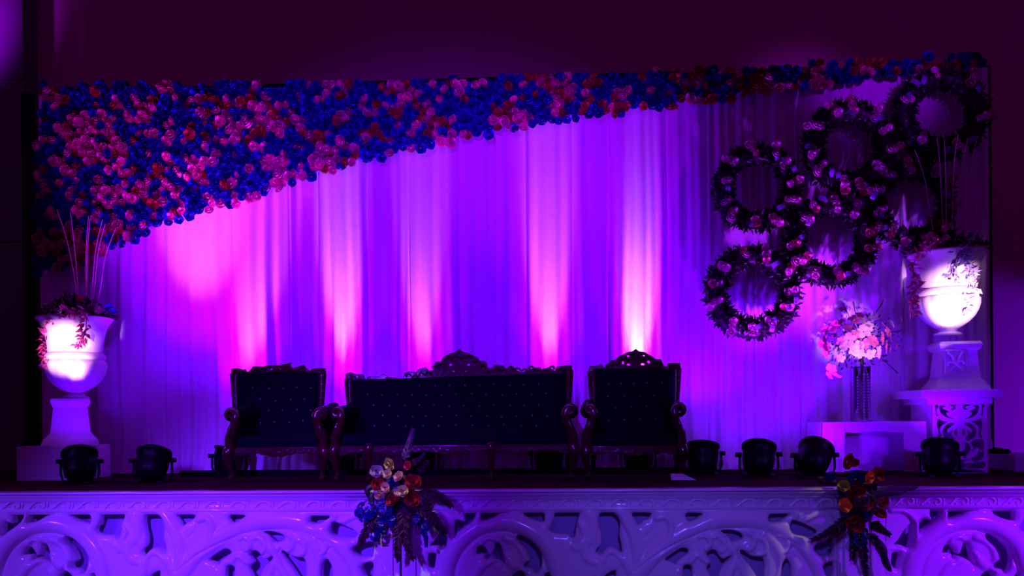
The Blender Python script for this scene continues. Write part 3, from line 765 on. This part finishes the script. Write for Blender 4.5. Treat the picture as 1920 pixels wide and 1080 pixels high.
tag(obj('table_cloth', cloth(), 'cloth'), 'white cloth draped over the small table beside the right plinth', 'tablecloth')
vx = P(1617, 790, YT).x; sv = mpp(1617, YT); vz1 = P(1612, 690, YT).z; vb = tz+.008
vs = thing('crystal_vase', (vx, YT, vb), 'clear crystal pillar vase with glittering strands on the draped table', 'vase')
bm = lathe_bm([(0, 18*sv), (.012, 18*sv), (.02, 15*sv), (vz1-vb, 15*sv), (vz1-vb+.01, 17*sv), (vz1-vb+.01, 14*sv), (.03, 13.4*sv), (.028, 1e-3)], (vx, YT, vb), 32); obj('glass_cylinder', smooth(bm, 40), 'glass', vs)
bme = bmesh.new(); bmesh.ops.create_icosphere(bme, subdivisions=1, radius=.0105); bead = bpy.data.meshes.new('bead'); bme.to_mesh(bead); bme.free(); bead.materials.append(MATS['crystal'])
for k, (dx, dyy, h) in enumerate(((-14.5, -.05, .46), (-2.5, -.085, .5), (8, -.07, .5), (13, -.05, .42), (-9, .05, .4), (6, .06, .45))):
    th = thing_none = link(bpy.data.objects.new('bead_strand', None)); th.parent = vs; th.location = (dx*sv*.8, dyy, .035); th.empty_display_size = .02
    for i in range(int(h/.03)): obj('bead', bead, None, th, loc=(0, 0, i*.03))
# ball of flowers standing in the vase
fc = P(1612, 640, YT); fb = thing('flower_ball', (vx, YT, vz1), 'round bouquet of white and pink flowers on top of the crystal vase', 'bouquet')
obj('stems', tube_bm([(vx, YT, vb+.1), (vx, YT, fc.z-.1), (fc.x, YT, fc.z)], [.012, .02, .05], 8), 'leaf_dark', fb)
items = []
for i in range(420):
    d = rdir(); d.z = d.z*.85; r = random.uniform(.05, .40); items.append((fc+Vector((d.x*r, d.y*r*.8, d.z*r)), d+rdir()*.6, random.uniform(0, 6), random.uniform(.03, .065)))
leaves_obj('foliage', 'leaf_dark', fb, items)
BW = rose_mesh('bloom_w', 'bloom_white', BLOOM); BP = rose_mesh('bloom_p', 'bloom_pink', BLOOM)
for (x, y, r, m) in ((1591,638,13,0),(1584,648,9,0),(1577,640,8,0),(1607,651,12,0),(1600,656,9,0),(1612,662,9,0),(1620,645,10,1),(1619,622,12,0),(1628,612,9,0),(1622,606,13,0),(1635,640,12,1),(1645,660,12,0),(1632,663,10,0),(1660,650,11,1),(1652,634,12,1),(1668,632,9,1),(1565,612,11,1),(1575,605,9,1),(1548,640,11,1),(1541,645,8,1),(1552,652,10,1),(1549,662,9,1),(1577,671,8,0),(1560,690,10,1),(1570,702,9,1),(1556,703,8,1),(1602,600,9,1),(1612,592,8,1),(1580,580,7,1),(1640,590,7,0),(1655,610,9,1),(1672,608,7,1),(1668,655,7,1),(1680,650,6,1),(1590,615,8,1),(1548,618,8,1),(1690,600,4,1),(1603,628,9,1),(1634,596,6,0),(1663,622,9,1),(1622,580,5,1),(1686,680,5,1)):
    d0 = Vector((x-1612, 0, -(y-640))); rr = min(.98, d0.length/86); off = .30*math.sqrt(1-rr*rr)
    p = P(x, y, YT-off-.06); d = Vector((d0.x/86*.9, -max(.35, 1-rr), d0.z/86*.9))+rdir()*.25
    obj('blossom', (BW, BP)[m], None, fb, loc=p-fb.location, rot=rotto(d, random.uniform(0, 6)).to_euler(), scale=r*sv*1.05)
for (x, y) in ((1655,568),(1657,563),(1580,568),(1600,565),(1690,620),(1684,700),(1545,625)):
    p = P(x, y, YT-.1); obj('sprig', tube_bm([fc, (fc+p)/2+Vector((0, 0, .02)), p], [.002, .002, .006], 5), 'leaf_dark', fb)

# ------------------------------------------------------------------ throne seats
def throne(name, label, crest, holes, pxs, YBK, YFR, py_arm, py_rail, foot_px, buttons, group=None, mid_leg=None, rail_py2=None):
    """crest: outline in pixels; pxs: (back left, back right, arm left, arm right)"""
    bl, br, al, ar = pxs
    XL, XRr = P(al, 800, YFR).x, P(ar, 800, YFR).x
    base = Vector(((XL+XRr)/2, (YBK+YFR)/2, 1.0)); t = thing(name, base, label, 'sofa' if 'sofa' in name else 'armchair', group)
    wood = 'wood'
    # crest rail
    crs = [tuple(p) for p in crest]
    cp = obj('crest_rail', plate([xz(crs, YBK)]+[xz(ell(*h), YBK) for h in holes], YBK, .055, .008), wood, t)
    zc = lambda py, Y: P((bl+br)/2, py, Y).z
    xbl, xbr = P(bl, 750, YBK).x, P(br, 750, YBK).x
    rx = max(q[0] for q in crs); rcol = [q[1] for q in crs if q[0] > rx-14]; lcol = [q[1] for q in crs if q[0] < min(p_[0] for p_ in crs)+8]
    ztl, ztr = P(bl, min(lcol)+10, YBK).z, P(br, min(rcol)+10, YBK).z; zbl, zbr = P(bl, max(lcol)-9, YBK).z, P(br, max(rcol)-9, YBK).z
    # carved knobs and leaf scrolls along the crest
    n = max(10, int((br-bl)/13))
    for i in range(n):
        u = (i+.5)/n; px_ = bl+8+(br-bl-16)*u
        ys = sorted([np.interp(px_, sorted([q[0] for q in crs[:len(crs)*2//3]]), [q[1] for q in sorted(crs[:len(crs)*2//3])])])
        p = P(px_, ys[0]+9+3*math.sin(i*2.1), YBK-.032)
        bm = bmesh.new(); sgn = 1 if i % 2 else -1
        pp = spline([(-.034*sgn, -.012), (-.012*sgn, .012), (.014*sgn, .012), (.026*sgn, -.004), (.012*sgn, -.014)], 4)
        tube_bm([(p.x+a, p.y, p.z+b) for a, b in pp], [.007+.007*math.sin(math.pi*k/len(pp)) for k in range(len(pp))], 6, bm)
        obj('carving', smooth(bm, 70), wood, t)
    # rosette cartouche under the apex
    ax_ = min(crs, key=lambda q: q[1]); 
    # back stiles
    for s, xx, zt in ((1, xbl, ztl), (-1, xbr, ztr)):
        pp = spline([(xx+s*.045, YBK-.01, zt), (xx+s*.050, YBK-.015, zt-.18), (xx+s*.060, YBK-.02, 1.62), (xx+s*.045, YBK, 1.35), (xx+s*.05, YBK+.03, 1.16)], 5)
        obj('back_stile', smooth(tube_bm([Vector(p) for p in pp], [max(.034, .058-.0022*i) for i in range(len(pp))], 10, None, .62), 60), wood, t)
        pl_ = tube_bm([(xx+s*.05, YBK+.03, 1.24), (xx+s*.045, YBK+.05, 1.12), (xx+s*.05, YBK+.085, 1.0)], [.034, .026, .02], 8); obj('leg', smooth(pl_, 60), wood, t)
        for i in range(7):
            zz = zt-.05-i*.07; q = bmesh.new(); bmesh.ops.create_icosphere(q, subdivisions=1, radius=.014, matrix=Matrix.Translation((xx+s*(.026+.003*i), YBK-.042, zz))); obj('bead', smooth(q, 90), wood, t)
    # tufted upholstery
    x0, x1 = xbl+.055, xbr-.055; zs = P((bl+br)/2, py_rail-14, YFR).z+.06
    zt = min(zbl, zbr); nx = max(40, int((x1-x0)/.028)); nz = 32
    bpts = [(P(a, b, YBK-.08).x, P(a, b, YBK-.08).z) for a, b in buttons]
    bm = bmesh.new(); rows = []
    for j in range(nz+1):
        row = []
        for i in range(nx+1):
            x = x0+(x1-x0)*i/nx; z = zs+(zbl+(zbr-zbl)*i/nx-zs)*j/nz
            e = min(i/nx, 1-i/nx, (1-j/nz)*.8+.02)*(x1-x0); y = .075*(1-math.exp(-e/.05))
            for bx_, bz_ in bpts:
                d2 = (x-bx_)**2+(z-bz_)**2
                if d2 < .03: y -= .030*math.exp(-d2/.0011)
            row.append(bm.verts.new((x, YBK-.015-y, z)))
        rows.append(row)
    for j in range(nz):
        for i in range(nx): bm.faces.new((rows[j][i], rows[j][i+1], rows[j+1][i+1], rows[j+1][i]))
    r = bmesh.ops.extrude_edge_only(bm, edges=[e for e in bm.edges if e.is_boundary])
    for v in r['geom']:
        if isinstance(v, bmesh.types.BMVert): v.co.y = YBK+.03
    bk = obj('backrest', smooth(bm, 75), 'velvet', t)
    obj('back_cover', box_bm(((x0+x1)/2, YBK+.035, (zs+zt)/2), (x1-x0+.02, .012, zt-zs)), 'velvet', t)
    bmb = bmesh.new(); bmesh.ops.create_icosphere(bmb, subdivisions=1, radius=.0085); bme_ = bpy.data.meshes.new('button'); bmb.to_mesh(bme_); bmb.free(); bme_.materials.append(MATS['crystal'])
    for bx_, bz_ in bpts: obj('button', bme_, None, bk, loc=Vector((bx_, YBK-.068, bz_))-base)
    # seat
    zr_ = P((al+ar)/2, py_rail, YFR).z; zseat = zr_+.16
    st = box_bm(((XL+XRr)/2, (YBK+YFR)/2-.02, (zr_+.03+zseat)/2), (XRr-XL-.22, YBK-YFR-.06, zseat-zr_-.03), bev=.045)
    obj('seat_cushion', smooth(st, 50), 'velvet', t)
    ap = [(XL+.05, zr_+.045)]; N = 40
    for i in range(N+1):
        u = i/N; ap.append((XL+.05+(XRr-XL-.10)*u, zr_-.035-.016*math.cos(u*math.pi*2*(2 if 'sofa' not in name else 4))-.006*math.sin(u*60)))
    ap.append((XRr-.05, zr_+.045))
    obj('seat_rail', plate([ap[::-1]], YFR+.02, .05, .006), wood, t)
    for xx in (XL+.09, XRr-.09): obj('side_rail', box_bm((xx, (YFR+YBK)/2, zr_), (.04, YBK-YFR-.05, .07), bev=.008), wood, t)
    nn = int((XRr-XL-.16)/.052)
    for i in range(nn):
        xx = XL+.09+(XRr-XL-.18)*(i+.5)/nn; bm = bmesh.new(); sgn = 1 if i < nn/2 else -1
        pp = spline([(-.028*sgn, .012), (-.008*sgn, -.012), (.016*sgn, -.010), (.020*sgn, .010), (.004*sgn, .012)], 3)
        tube_bm([(xx+a, YFR-.010, zr_+.002+b+.008*math.sin(i*1.7)) for a, b in pp], [.005+.005*math.sin(math.pi*k/len(pp)) for k in range(len(pp))], 5, bm)
        if i % 2: bmesh.ops.create_icosphere(bm, subdivisions=1, radius=.011, matrix=Matrix.Translation((xx+.026, YFR-.008, zr_-.012)))
        obj('rail_carving', smooth(bm, 70), wood, t)
    # arms: rolled pad, S-shaped front post, cabriole leg
    za = P((al+ar)/2, py_arm, YFR).z
    for s, xx in ((1, XL), (-1, XRr)):
        pad = tube_bm([Vector(p) for p in spline([(xx+s*.075, YFR+.01, za-.055), (xx+s*.078, YFR+.2, za-.055), (xx+s*.10, YBK-.1, za-.03), (xx+s*.13, YBK-.03, za+.02)], 5)], [.075]+[.078]*14+[.05], 12)
        a_ = obj('arm', smooth(pad, 60), 'velvet', t)
        obj('arm_panel', box_bm((xx+s*.105, (YFR+YBK)/2, (zr_+za-.06)/2), (.05, YBK-YFR-.08, za-.06-zr_), bev=.01), 'velvet', t)
        sc = spline([(xx+s*.10, YFR-.035, za-.06), (xx+s*.075, YFR-.04, za-.085), (xx+s*.05, YFR-.04, za-.06), (xx+s*.075, YFR-.04, za-.025), (xx+s*.115, YFR-.035, za-.05), (xx+s*.12, YFR-.03, za-.11), (xx+s*.095, YFR-.02, za-.20), (xx+s*.055, YFR-.02, za-.30), (xx+s*.065, YFR-.015, zr_+.03)], 6)
        rd = [.024+.024*min(1, max(0, (i-14)/14)) for i in range(len(sc))]
        ps = obj('arm_post', smooth(tube_bm([Vector(p) for p in sc], rd, 8), 70), wood, t)
        disc = tube_bm([(xx+s*.078, YFR-.03, za-.055), (xx+s*.078, YFR+.03, za-.055)], [.070, .076], 18); obj('scroll', smooth(disc, 50), wood, t)
        lf = spline([(xx+s*.10, YFR-.052, za-.12), (xx+s*.075, YFR-.058, za-.20), (xx+s*.05, YFR-.055, za-.30)], 5)
        obj('acanthus_leaf', smooth(tube_bm([Vector(p) for p in lf], [.006+.016*math.sin(math.pi*(k+.3)/len(lf)) for k in range(len(lf))], 6), 60), wood, ps)
        cb = spline([(xx+s*.060, YFR-.01, zr_+.04), (xx+s*.040, YFR-.03, zr_-.03), (xx+s*.060, YFR-.015, 1.13), (xx+s*.075, YFR-.005, 1.06), (xx+s*.055, YFR-.03, 1.012)], 6)
        rdc = [.045, .048, .050, .050, .048, .046, .044, .041, .038, .035, .032, .030, .028, .026, .024, .022, .021, .020, .020, .022, .024, .027, .030, .030, .022]
        obj('leg', smooth(tube_bm([Vector(p) for p in cb], [rdc[min(i, 24)]*1.15 for i in range(len(cb))], 8), 70), wood, t)
    for ml in mid_leg or []:
        x = P(ml, 860, YFR).x
        lg = spline([(x, YFR, zr_+.06), (x, YFR-.02, zr_-.02), (x, YFR-.005, 1.12), (x, YFR, 1.05), (x, YFR-.02, 1.0)], 5)
        rr = [.040, .046, .050, .048, .044, .040, .036, .032, .029, .026, .023, .021, .019, .018, .018, .020, .023, .026, .028, .028, .022]
        obj('leg', smooth(tube_bm([Vector(p) for p in lg], [rr[min(i, 20)] for i in range(len(lg))], 8), 70), wood, t)
    return t
def k1(p): return [(400+x/3.723, 630+y/3.723) for x, y in p]
def k2(p): return [(1060+x/3.723, 630+y/3.723) for x, y in p]
def ks(p): return [(600+x/3.692, 630+y/3.692) for x, y in p]
cr1 = k1([(128,290),(130,228),(180,225),(215,235),(230,230),(240,250),(258,248),(280,212),(360,212),(375,205),(400,203),(470,202),(520,192),(558,183),(545,205),(555,225),(600,212),(635,200),(660,228),(680,248),(690,228),(760,222),(790,228),(792,290),(700,295),(640,298),(560,295),(500,318),(460,325),(420,312),(370,290),(250,288)])
ho1 = [(400+x/3.723, 630+y/3.723, a/3.723, b/3.723) for x, y, a, b in [(405,232,14,7),(515,232,12,7),(415,272,13,6),(505,270,13,6),(435,300,8,6),(483,298,8,6)]]
cr2 = k2([(160,262),(165,210),(230,205),(250,192),(270,220),(290,222),(300,190),(315,170),(350,165),(365,145),(400,130),(440,110),(465,108),(490,90),(515,108),(550,112),(580,128),(610,145),(630,162),(665,162),(680,190),(690,212),(705,212),(715,190),(760,188),(800,190),(808,262),(720,266),(600,268),(560,285),(490,297),(430,285),(380,268),(250,264)])
ho2 = [(1060+x/3.723, 630+y/3.723, a/3.723, b/3.723) for x, y, a, b in [(440,142,13,6),(543,140,12,6),(402,188,9,11),(440,200,14,7),(540,198,14,7),(580,183,10,10),(413,243,11,8),(452,240,14,8),(538,240,16,10),(575,243,10,8),(475,266,12,11),(515,264,10,12)]]
crs_ = ks([(175,340),(180,262),(215,250),(250,265),(300,265),(318,300),(340,278),(410,282),(440,263),(480,285),(550,292),(580,290),(585,255),(620,245),(670,250),(680,232),(735,215),(755,240),(785,238),(788,210),(800,180),(840,175),(850,150),(900,120),(940,112),(966,88),(990,110),(1030,118),(1060,135),(1095,150),(1105,170),(1140,172),(1158,190),(1160,222),(1195,222),(1205,198),(1265,202),(1290,225),(1340,212),(1365,240),(1400,252),(1440,238),(1490,215),(1530,237),(1585,215),(1625,240),(1640,210),(1740,200),(1755,290),(1400,295),(1200,290),(966,298),(750,300),(560,330),(300,340)])
hos = [(600+x/3.692, 630+y/3.692, a/3.692, b/3.692) for x, y, a, b in [(905,200,12,9),(1030,200,12,9),(925,245,10,6),(1010,245,10,6),(950,270,8,6),(985,270,8,6),(700,270,9,5),(540,318,9,4),(1405,275,9,8),(1280,270,8,4),(1565,272,12,4),(390,325,7,4)]]
bt1 = k1([(272,360),(387,365),(488,366),(580,358),(677,363),(325,440),(432,452),(538,442),(632,442),(273,530),(384,520),(480,518),(580,515),(677,520),(327,608),(424,601),(527,603),(623,591)])
bt2 = k2([(300,335),(390,332),(480,330),(569,328),(675,326),(298,422),(411,419),(520,418),(620,415),(350,500),(460,495),(567,491),(673,486),(300,590),(410,585),(520,580),(634,576)])
bts = []
for r_, (yy, x0_, x1_, n_) in enumerate(((340, 690, 1513, 9), (407, 325, 1567, 13), (480, 373, 1518, 12), (555, 428, 1568, 12), (620, 370, 1500, 11))):
    bts += ks([(x0_+(x1_-x0_)*i/(n_-1)+random.uniform(-6, 6), yy+random.uniform(-6, 6)-(6*i/n_ if r_ in (0, 1) else 0)) for i in range(n_)])
bts = [b for b in bts]
throne('throne_armchair', 'dark carved throne armchair with a low chipped crest, left of the sofa', cr1, ho1, (434, 612, 421, 617), 8.86, 8.24, 766, 847, None, bt1, 'carved throne armchairs')
throne('throne_armchair', 'dark carved throne armchair with a tall pierced crest, right of the sofa', cr2, ho2, (1103, 1277, 1089, 1288), 8.86, 8.24, 758, 845, None, bt2, 'carved throne armchairs')
throne('throne_sofa', 'long dark carved throne sofa with crystal-buttoned navy upholstery', crs_, hos, (648, 1075, 618, 1084), 8.86, 8.24, 762, 843, None, bts, None, (692, 921))

# ------------------------------------------------------------------ bouquets hung on the stage front
YQ = 6.80
def petal_bloom(t, x, y, r, m, Y, ry=None, d=None):
    p = P(x, y, Y); s = mpp(x, Y)
    o = obj('bloom', rose_mesh('bloom', m), None, t, loc=p-t.location, rot=rotto(d or Vector((random.gauss(0, .25), -1, random.gauss(.25, .25))), random.uniform(0, 6)).to_euler(), scale=(r*s, (ry or r)*s, r*s*.9))
    return o
def cluster(t, x, y, r, m, n, Y):
    its = []; s = mpp(x, Y); c = P(x, y, Y)
    for i in range(n):
        d = rdir(); d.y = -abs(d.y); its.append((c+d*r*s*random.uniform(.6, 1), d, random.uniform(0, 6), s*random.uniform(4, 6.5)))
    leaves_obj('hydrangea', m, t, its, True, BLOOM)
def plume(t, path, wpx, m, Y, n=90):
    pp = [Vector(P(a, b, Y-.03*math.sin(math.pi*i/12))) for i, (a, b) in enumerate([tuple(q) for q in spline(path, 5)])]
    s = mpp(path[0][0], Y); its = []
    for i in range(n):
        u = random.random(); k = min(len(pp)-2, int(u*(len(pp)-1))); p = pp[k].lerp(pp[k+1], random.random()); tn = (pp[k+1]-pp[k]).normalized()
        sd = tn.cross(Vector((0, 1, 0))).normalized()*random.choice((-1, 1)); wv = wpx*s*(1-.65*u)
        its.append((p, tn*1.0+sd*.9+Vector((0, random.gauss(-.1, .25), 0)), random.uniform(0, 6), (wv*1.1, wv*1.1, wv*1.2)))
    o = leaves_obj('plume', m, t, its)
    obj('plume_stem', tube_bm(pp, [.010*(1-.7*i/len(pp)) for i in range(len(pp))], 6), m, t)
def drop_leaf(t, path, wpx, m, Y):
    pp = [Vector(P(a, b, Y)) for a, b in [tuple(q) for q in spline(path, 4)]]; s = mpp(path[0][0], Y); bm = bmesh.new(); N = len(pp); rows = []
    for i, p in enumerate(pp):
        u = i/(N-1); tn = (pp[min(i+1, N-1)]-pp[max(0, i-1)]).normalized(); sd = tn.cross(Vector((0, 1, 0))).normalized()
        wv = wpx*s*math.sin(math.pi*min(.98, .12+.86*u))**.7
        rows.append([bm.verts.new(p-sd*wv+Vector((0, .012, 0))), bm.verts.new(p+Vector((0, -.01, 0))), bm.verts.new(p+sd*wv+Vector((0, .012, 0)))])
    for a, b in zip(rows, rows[1:]):
        for k in range(2): bm.faces.new((a[k], a[k+1], b[k+1], b[k]))
    obj('leaf', smooth(bm, 80), m, t)
t1 = thing('stage_bouquet', P(752, 930, YQ+.05), 'bouquet of cream, lime and red blooms with blue hydrangea hung below the sofa', 'bouquet')
obj('foam_base', smooth(lathe_bm([(-.16, .02), (-.13, .10), (0, .14), (.12, .10), (.16, .02)], P(748, 925, YQ+.08), 16)), 'leaf_dark', t1)
for x, y, r, ry, m, dy in ((731,870,12,14,'lime',-.02),(706,884,13,14,'mauve',0),(727,889,10,10,'cream',-.06),(748,894,12,10,'peach',-.08),(723,914,9,11,'peach',-.08),(755,921,13,12,'cream',-.09),(747,925,9,9,'cream',-.07),(712,928,9,12,'cream',-.05),(736,936,11,17,'deep_red',-.07),(774,905,17,20,'deep_red',-.02),(772,935,16,20,'deep_red',-.03),(708,908,14,14,'deep_red',-.01),(765,873,10,9,'rose_red',-.06),(752,905,10,10,'royal_blue',-.02),(738,905,9,9,'royal_blue',-.03),(790,880,8,8,'plume_dark',0),(800,868,7,7,'plume_dark',0)):
    petal_bloom(t1, x, y, r, m, YQ+dy, ry)
for x, y, r, n in ((690,960,22,46),(722,955,22,46),(716,985,16,30),(705,1003,11,20),(735,975,14,24),(783,975,11,20),(797,990,9,14),(674,962,8,12)): cluster(t1, x, y, r, 'royal_blue', n, YQ+.0)
for pth, wd, m in (([(785,925),(815,928),(835,938),(846,950)], 15, 'plume_dark'), ([(782,950),(805,965),(822,985),(834,1000)], 17, 'plume_dark'), ([(700,965),(690,990),(680,1010),(673,1026)], 16, 'plume_dark'),
        ([(758,950),(757,985),(762,1020),(776,1048)], 17, 'plume_dark'), ([(752,960),(747,1000),(745,1035),(748,1052)], 15, 'plume_dark'), ([(790,985),(798,1005),(799,1025)], 9, 'royal_blue'), ([(758,862),(766,835),(774,805)], 11, 'plume_grey'), ([(770,870),(785,862),(796,850)], 9, 'plume_dark')): plume(t1, pth, wd, m, YQ-.01, 190)
for pth, wd in (([(698,912),(688,918),(690,932)], 6), ([(700,925),(695,935),(700,948)], 6), ([(742,930),(744,965),(748,990)], 9)): drop_leaf(t1, pth, wd, 'leaf_dark', YQ+.02)
t2 = thing('stage_bouquet', P(1608, 940, YQ+.05), 'bouquet of orange, olive, red and blue blooms hung on the stage edge at the right', 'bouquet')
obj('foam_base', smooth(lathe_bm([(-.18, .02), (-.15, .10), (0, .15), (.14, .10), (.18, .02)], P(1608, 940, YQ+.08), 16)), 'leaf_dark', t2)
for x, y, r, ry, m, dy in ((1556,894,11,11,'royal_blue',0),(1581,911,13,12,'olive',-.06),(1628,895,13,15,'orange',-.06),(1582,947,16,14,'orange',-.08),(1604,898,19,17,'royal_blue',0),(1589,866,12,20,'deep_red',.02),(1602,868,9,10,'deep_red',.02),(1644,890,15,16,'deep_red',.02),(1606,920,18,18,'deep_red',-.03),(1620,942,20,20,'deep_red',-.03),(1600,940,14,14,'deep_red',-.03),(1654,942,12,16,'deep_red',-.01),(1648,962,10,16,'deep_red',-.01),(1622,965,15,12,'royal_blue',-.05),(1602,982,19,18,'deep_red',-.04),(1634,912,10,12,'plume_dark',-.02)):
    petal_bloom(t2, x, y, r, m, YQ+dy, ry)
for pth, wd in (([(1630,925),(1660,920),(1690,916),(1722,914)], 9), ([(1640,928),(1668,922),(1698,924)], 9), ([(1568,905),(1548,903),(1530,895)], 8), ([(1640,925),(1636,950),(1646,962)], 7), ([(1655,1030),(1662,1055),(1672,1072)], 7), ([(1640,1010),(1655,1030),(1660,1050)], 9)): drop_leaf(t2, pth, wd, 'leaf_deep', YQ+.0)
for pth, wd, m in (([(1590,970),(1565,990),(1540,1005),(1522,1012)], 13, 'leaf_deep'), ([(1586,985),(1570,1000),(1552,1015)], 11, 'leaf_deep'), ([(1605,990),(1602,1020),(1597,1048)], 16, 'leaf_dark'), ([(1620,985),(1618,1020),(1622,1060),(1624,1085)], 15, 'leaf_dark'), ([(1632,980),(1648,990),(1668,1003)], 14, 'leaf_dark'), ([(1632,1000),(1650,1030),(1664,1062)], 12, 'leaf_dark'), ([(1612,990),(1612,1020)], 20, 'royal_blue')): plume(t2, pth, wd, m, YQ+.0, 170)

# ------------------------------------------------------------------ odds and ends on the stage
c = P(1275, 902, 8.1); c.z = 1.0
bm = bmesh.new(); v_ = [bm.verts.new((c.x+a, 8.1+b, 1.002+h)) for a, b, h in ((-.09, -.05, 0), (.14, -.06, 0), (.03, .05, .05), (-.08, .05, .055), (-.02, -.03, .03))]
for f in ((0, 1, 4), (1, 2, 4), (2, 3, 4), (3, 0, 4)): bm.faces.new([v_[i] for i in f])
r = bmesh.ops.extrude_face_region(bm, geom=bm.faces[:]); [setattr(v.co, 'z', max(1.0, v.co.z-.002)) for v in r['geom'] if isinstance(v, bmesh.types.BMVert)]
tag(obj('folded_paper', bm, 'white_matte'), 'crumpled white paper scrap on the stage floor by the right armchair', 'paper')
xa = P(1862, 870, 9.3).x; zt = P(1880, 851, 9.1).z
lb = tag(obj('low_box', box_bm((xa+.87, 9.15, (1+zt)/2), (1.7, .5, zt-1), bev=.01), 'white_matte'), 'low pale box at the right edge beyond the openwork plinth', 'box')
p = P(1874, 848, 9.05); bm = tube_bm([(p.x-.11, 9.08, zt+.022), (p.x-.02, 9.07, zt+.036), (p.x+.10, 9.08, zt+.026), (p.x+.13, 9.09, zt+.02)], [.018, .035, .025, .012], 10)
tag(obj('dark_bundle', smooth(bm, 80), 'black_board'), 'small dark bundle lying on the low box at the right edge', 'bundle')

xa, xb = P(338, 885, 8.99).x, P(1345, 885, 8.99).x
tag(obj('shade_board', box_bm(((xa+xb)/2, 8.995, 1.032), (xb-xa, .02, .064), bev=.003), 'black_board'), 'long low black board added as the dark shade at the curtain foot behind the seats', 'board')  # low slab drawn long to stand in for the shadow band behind the seats
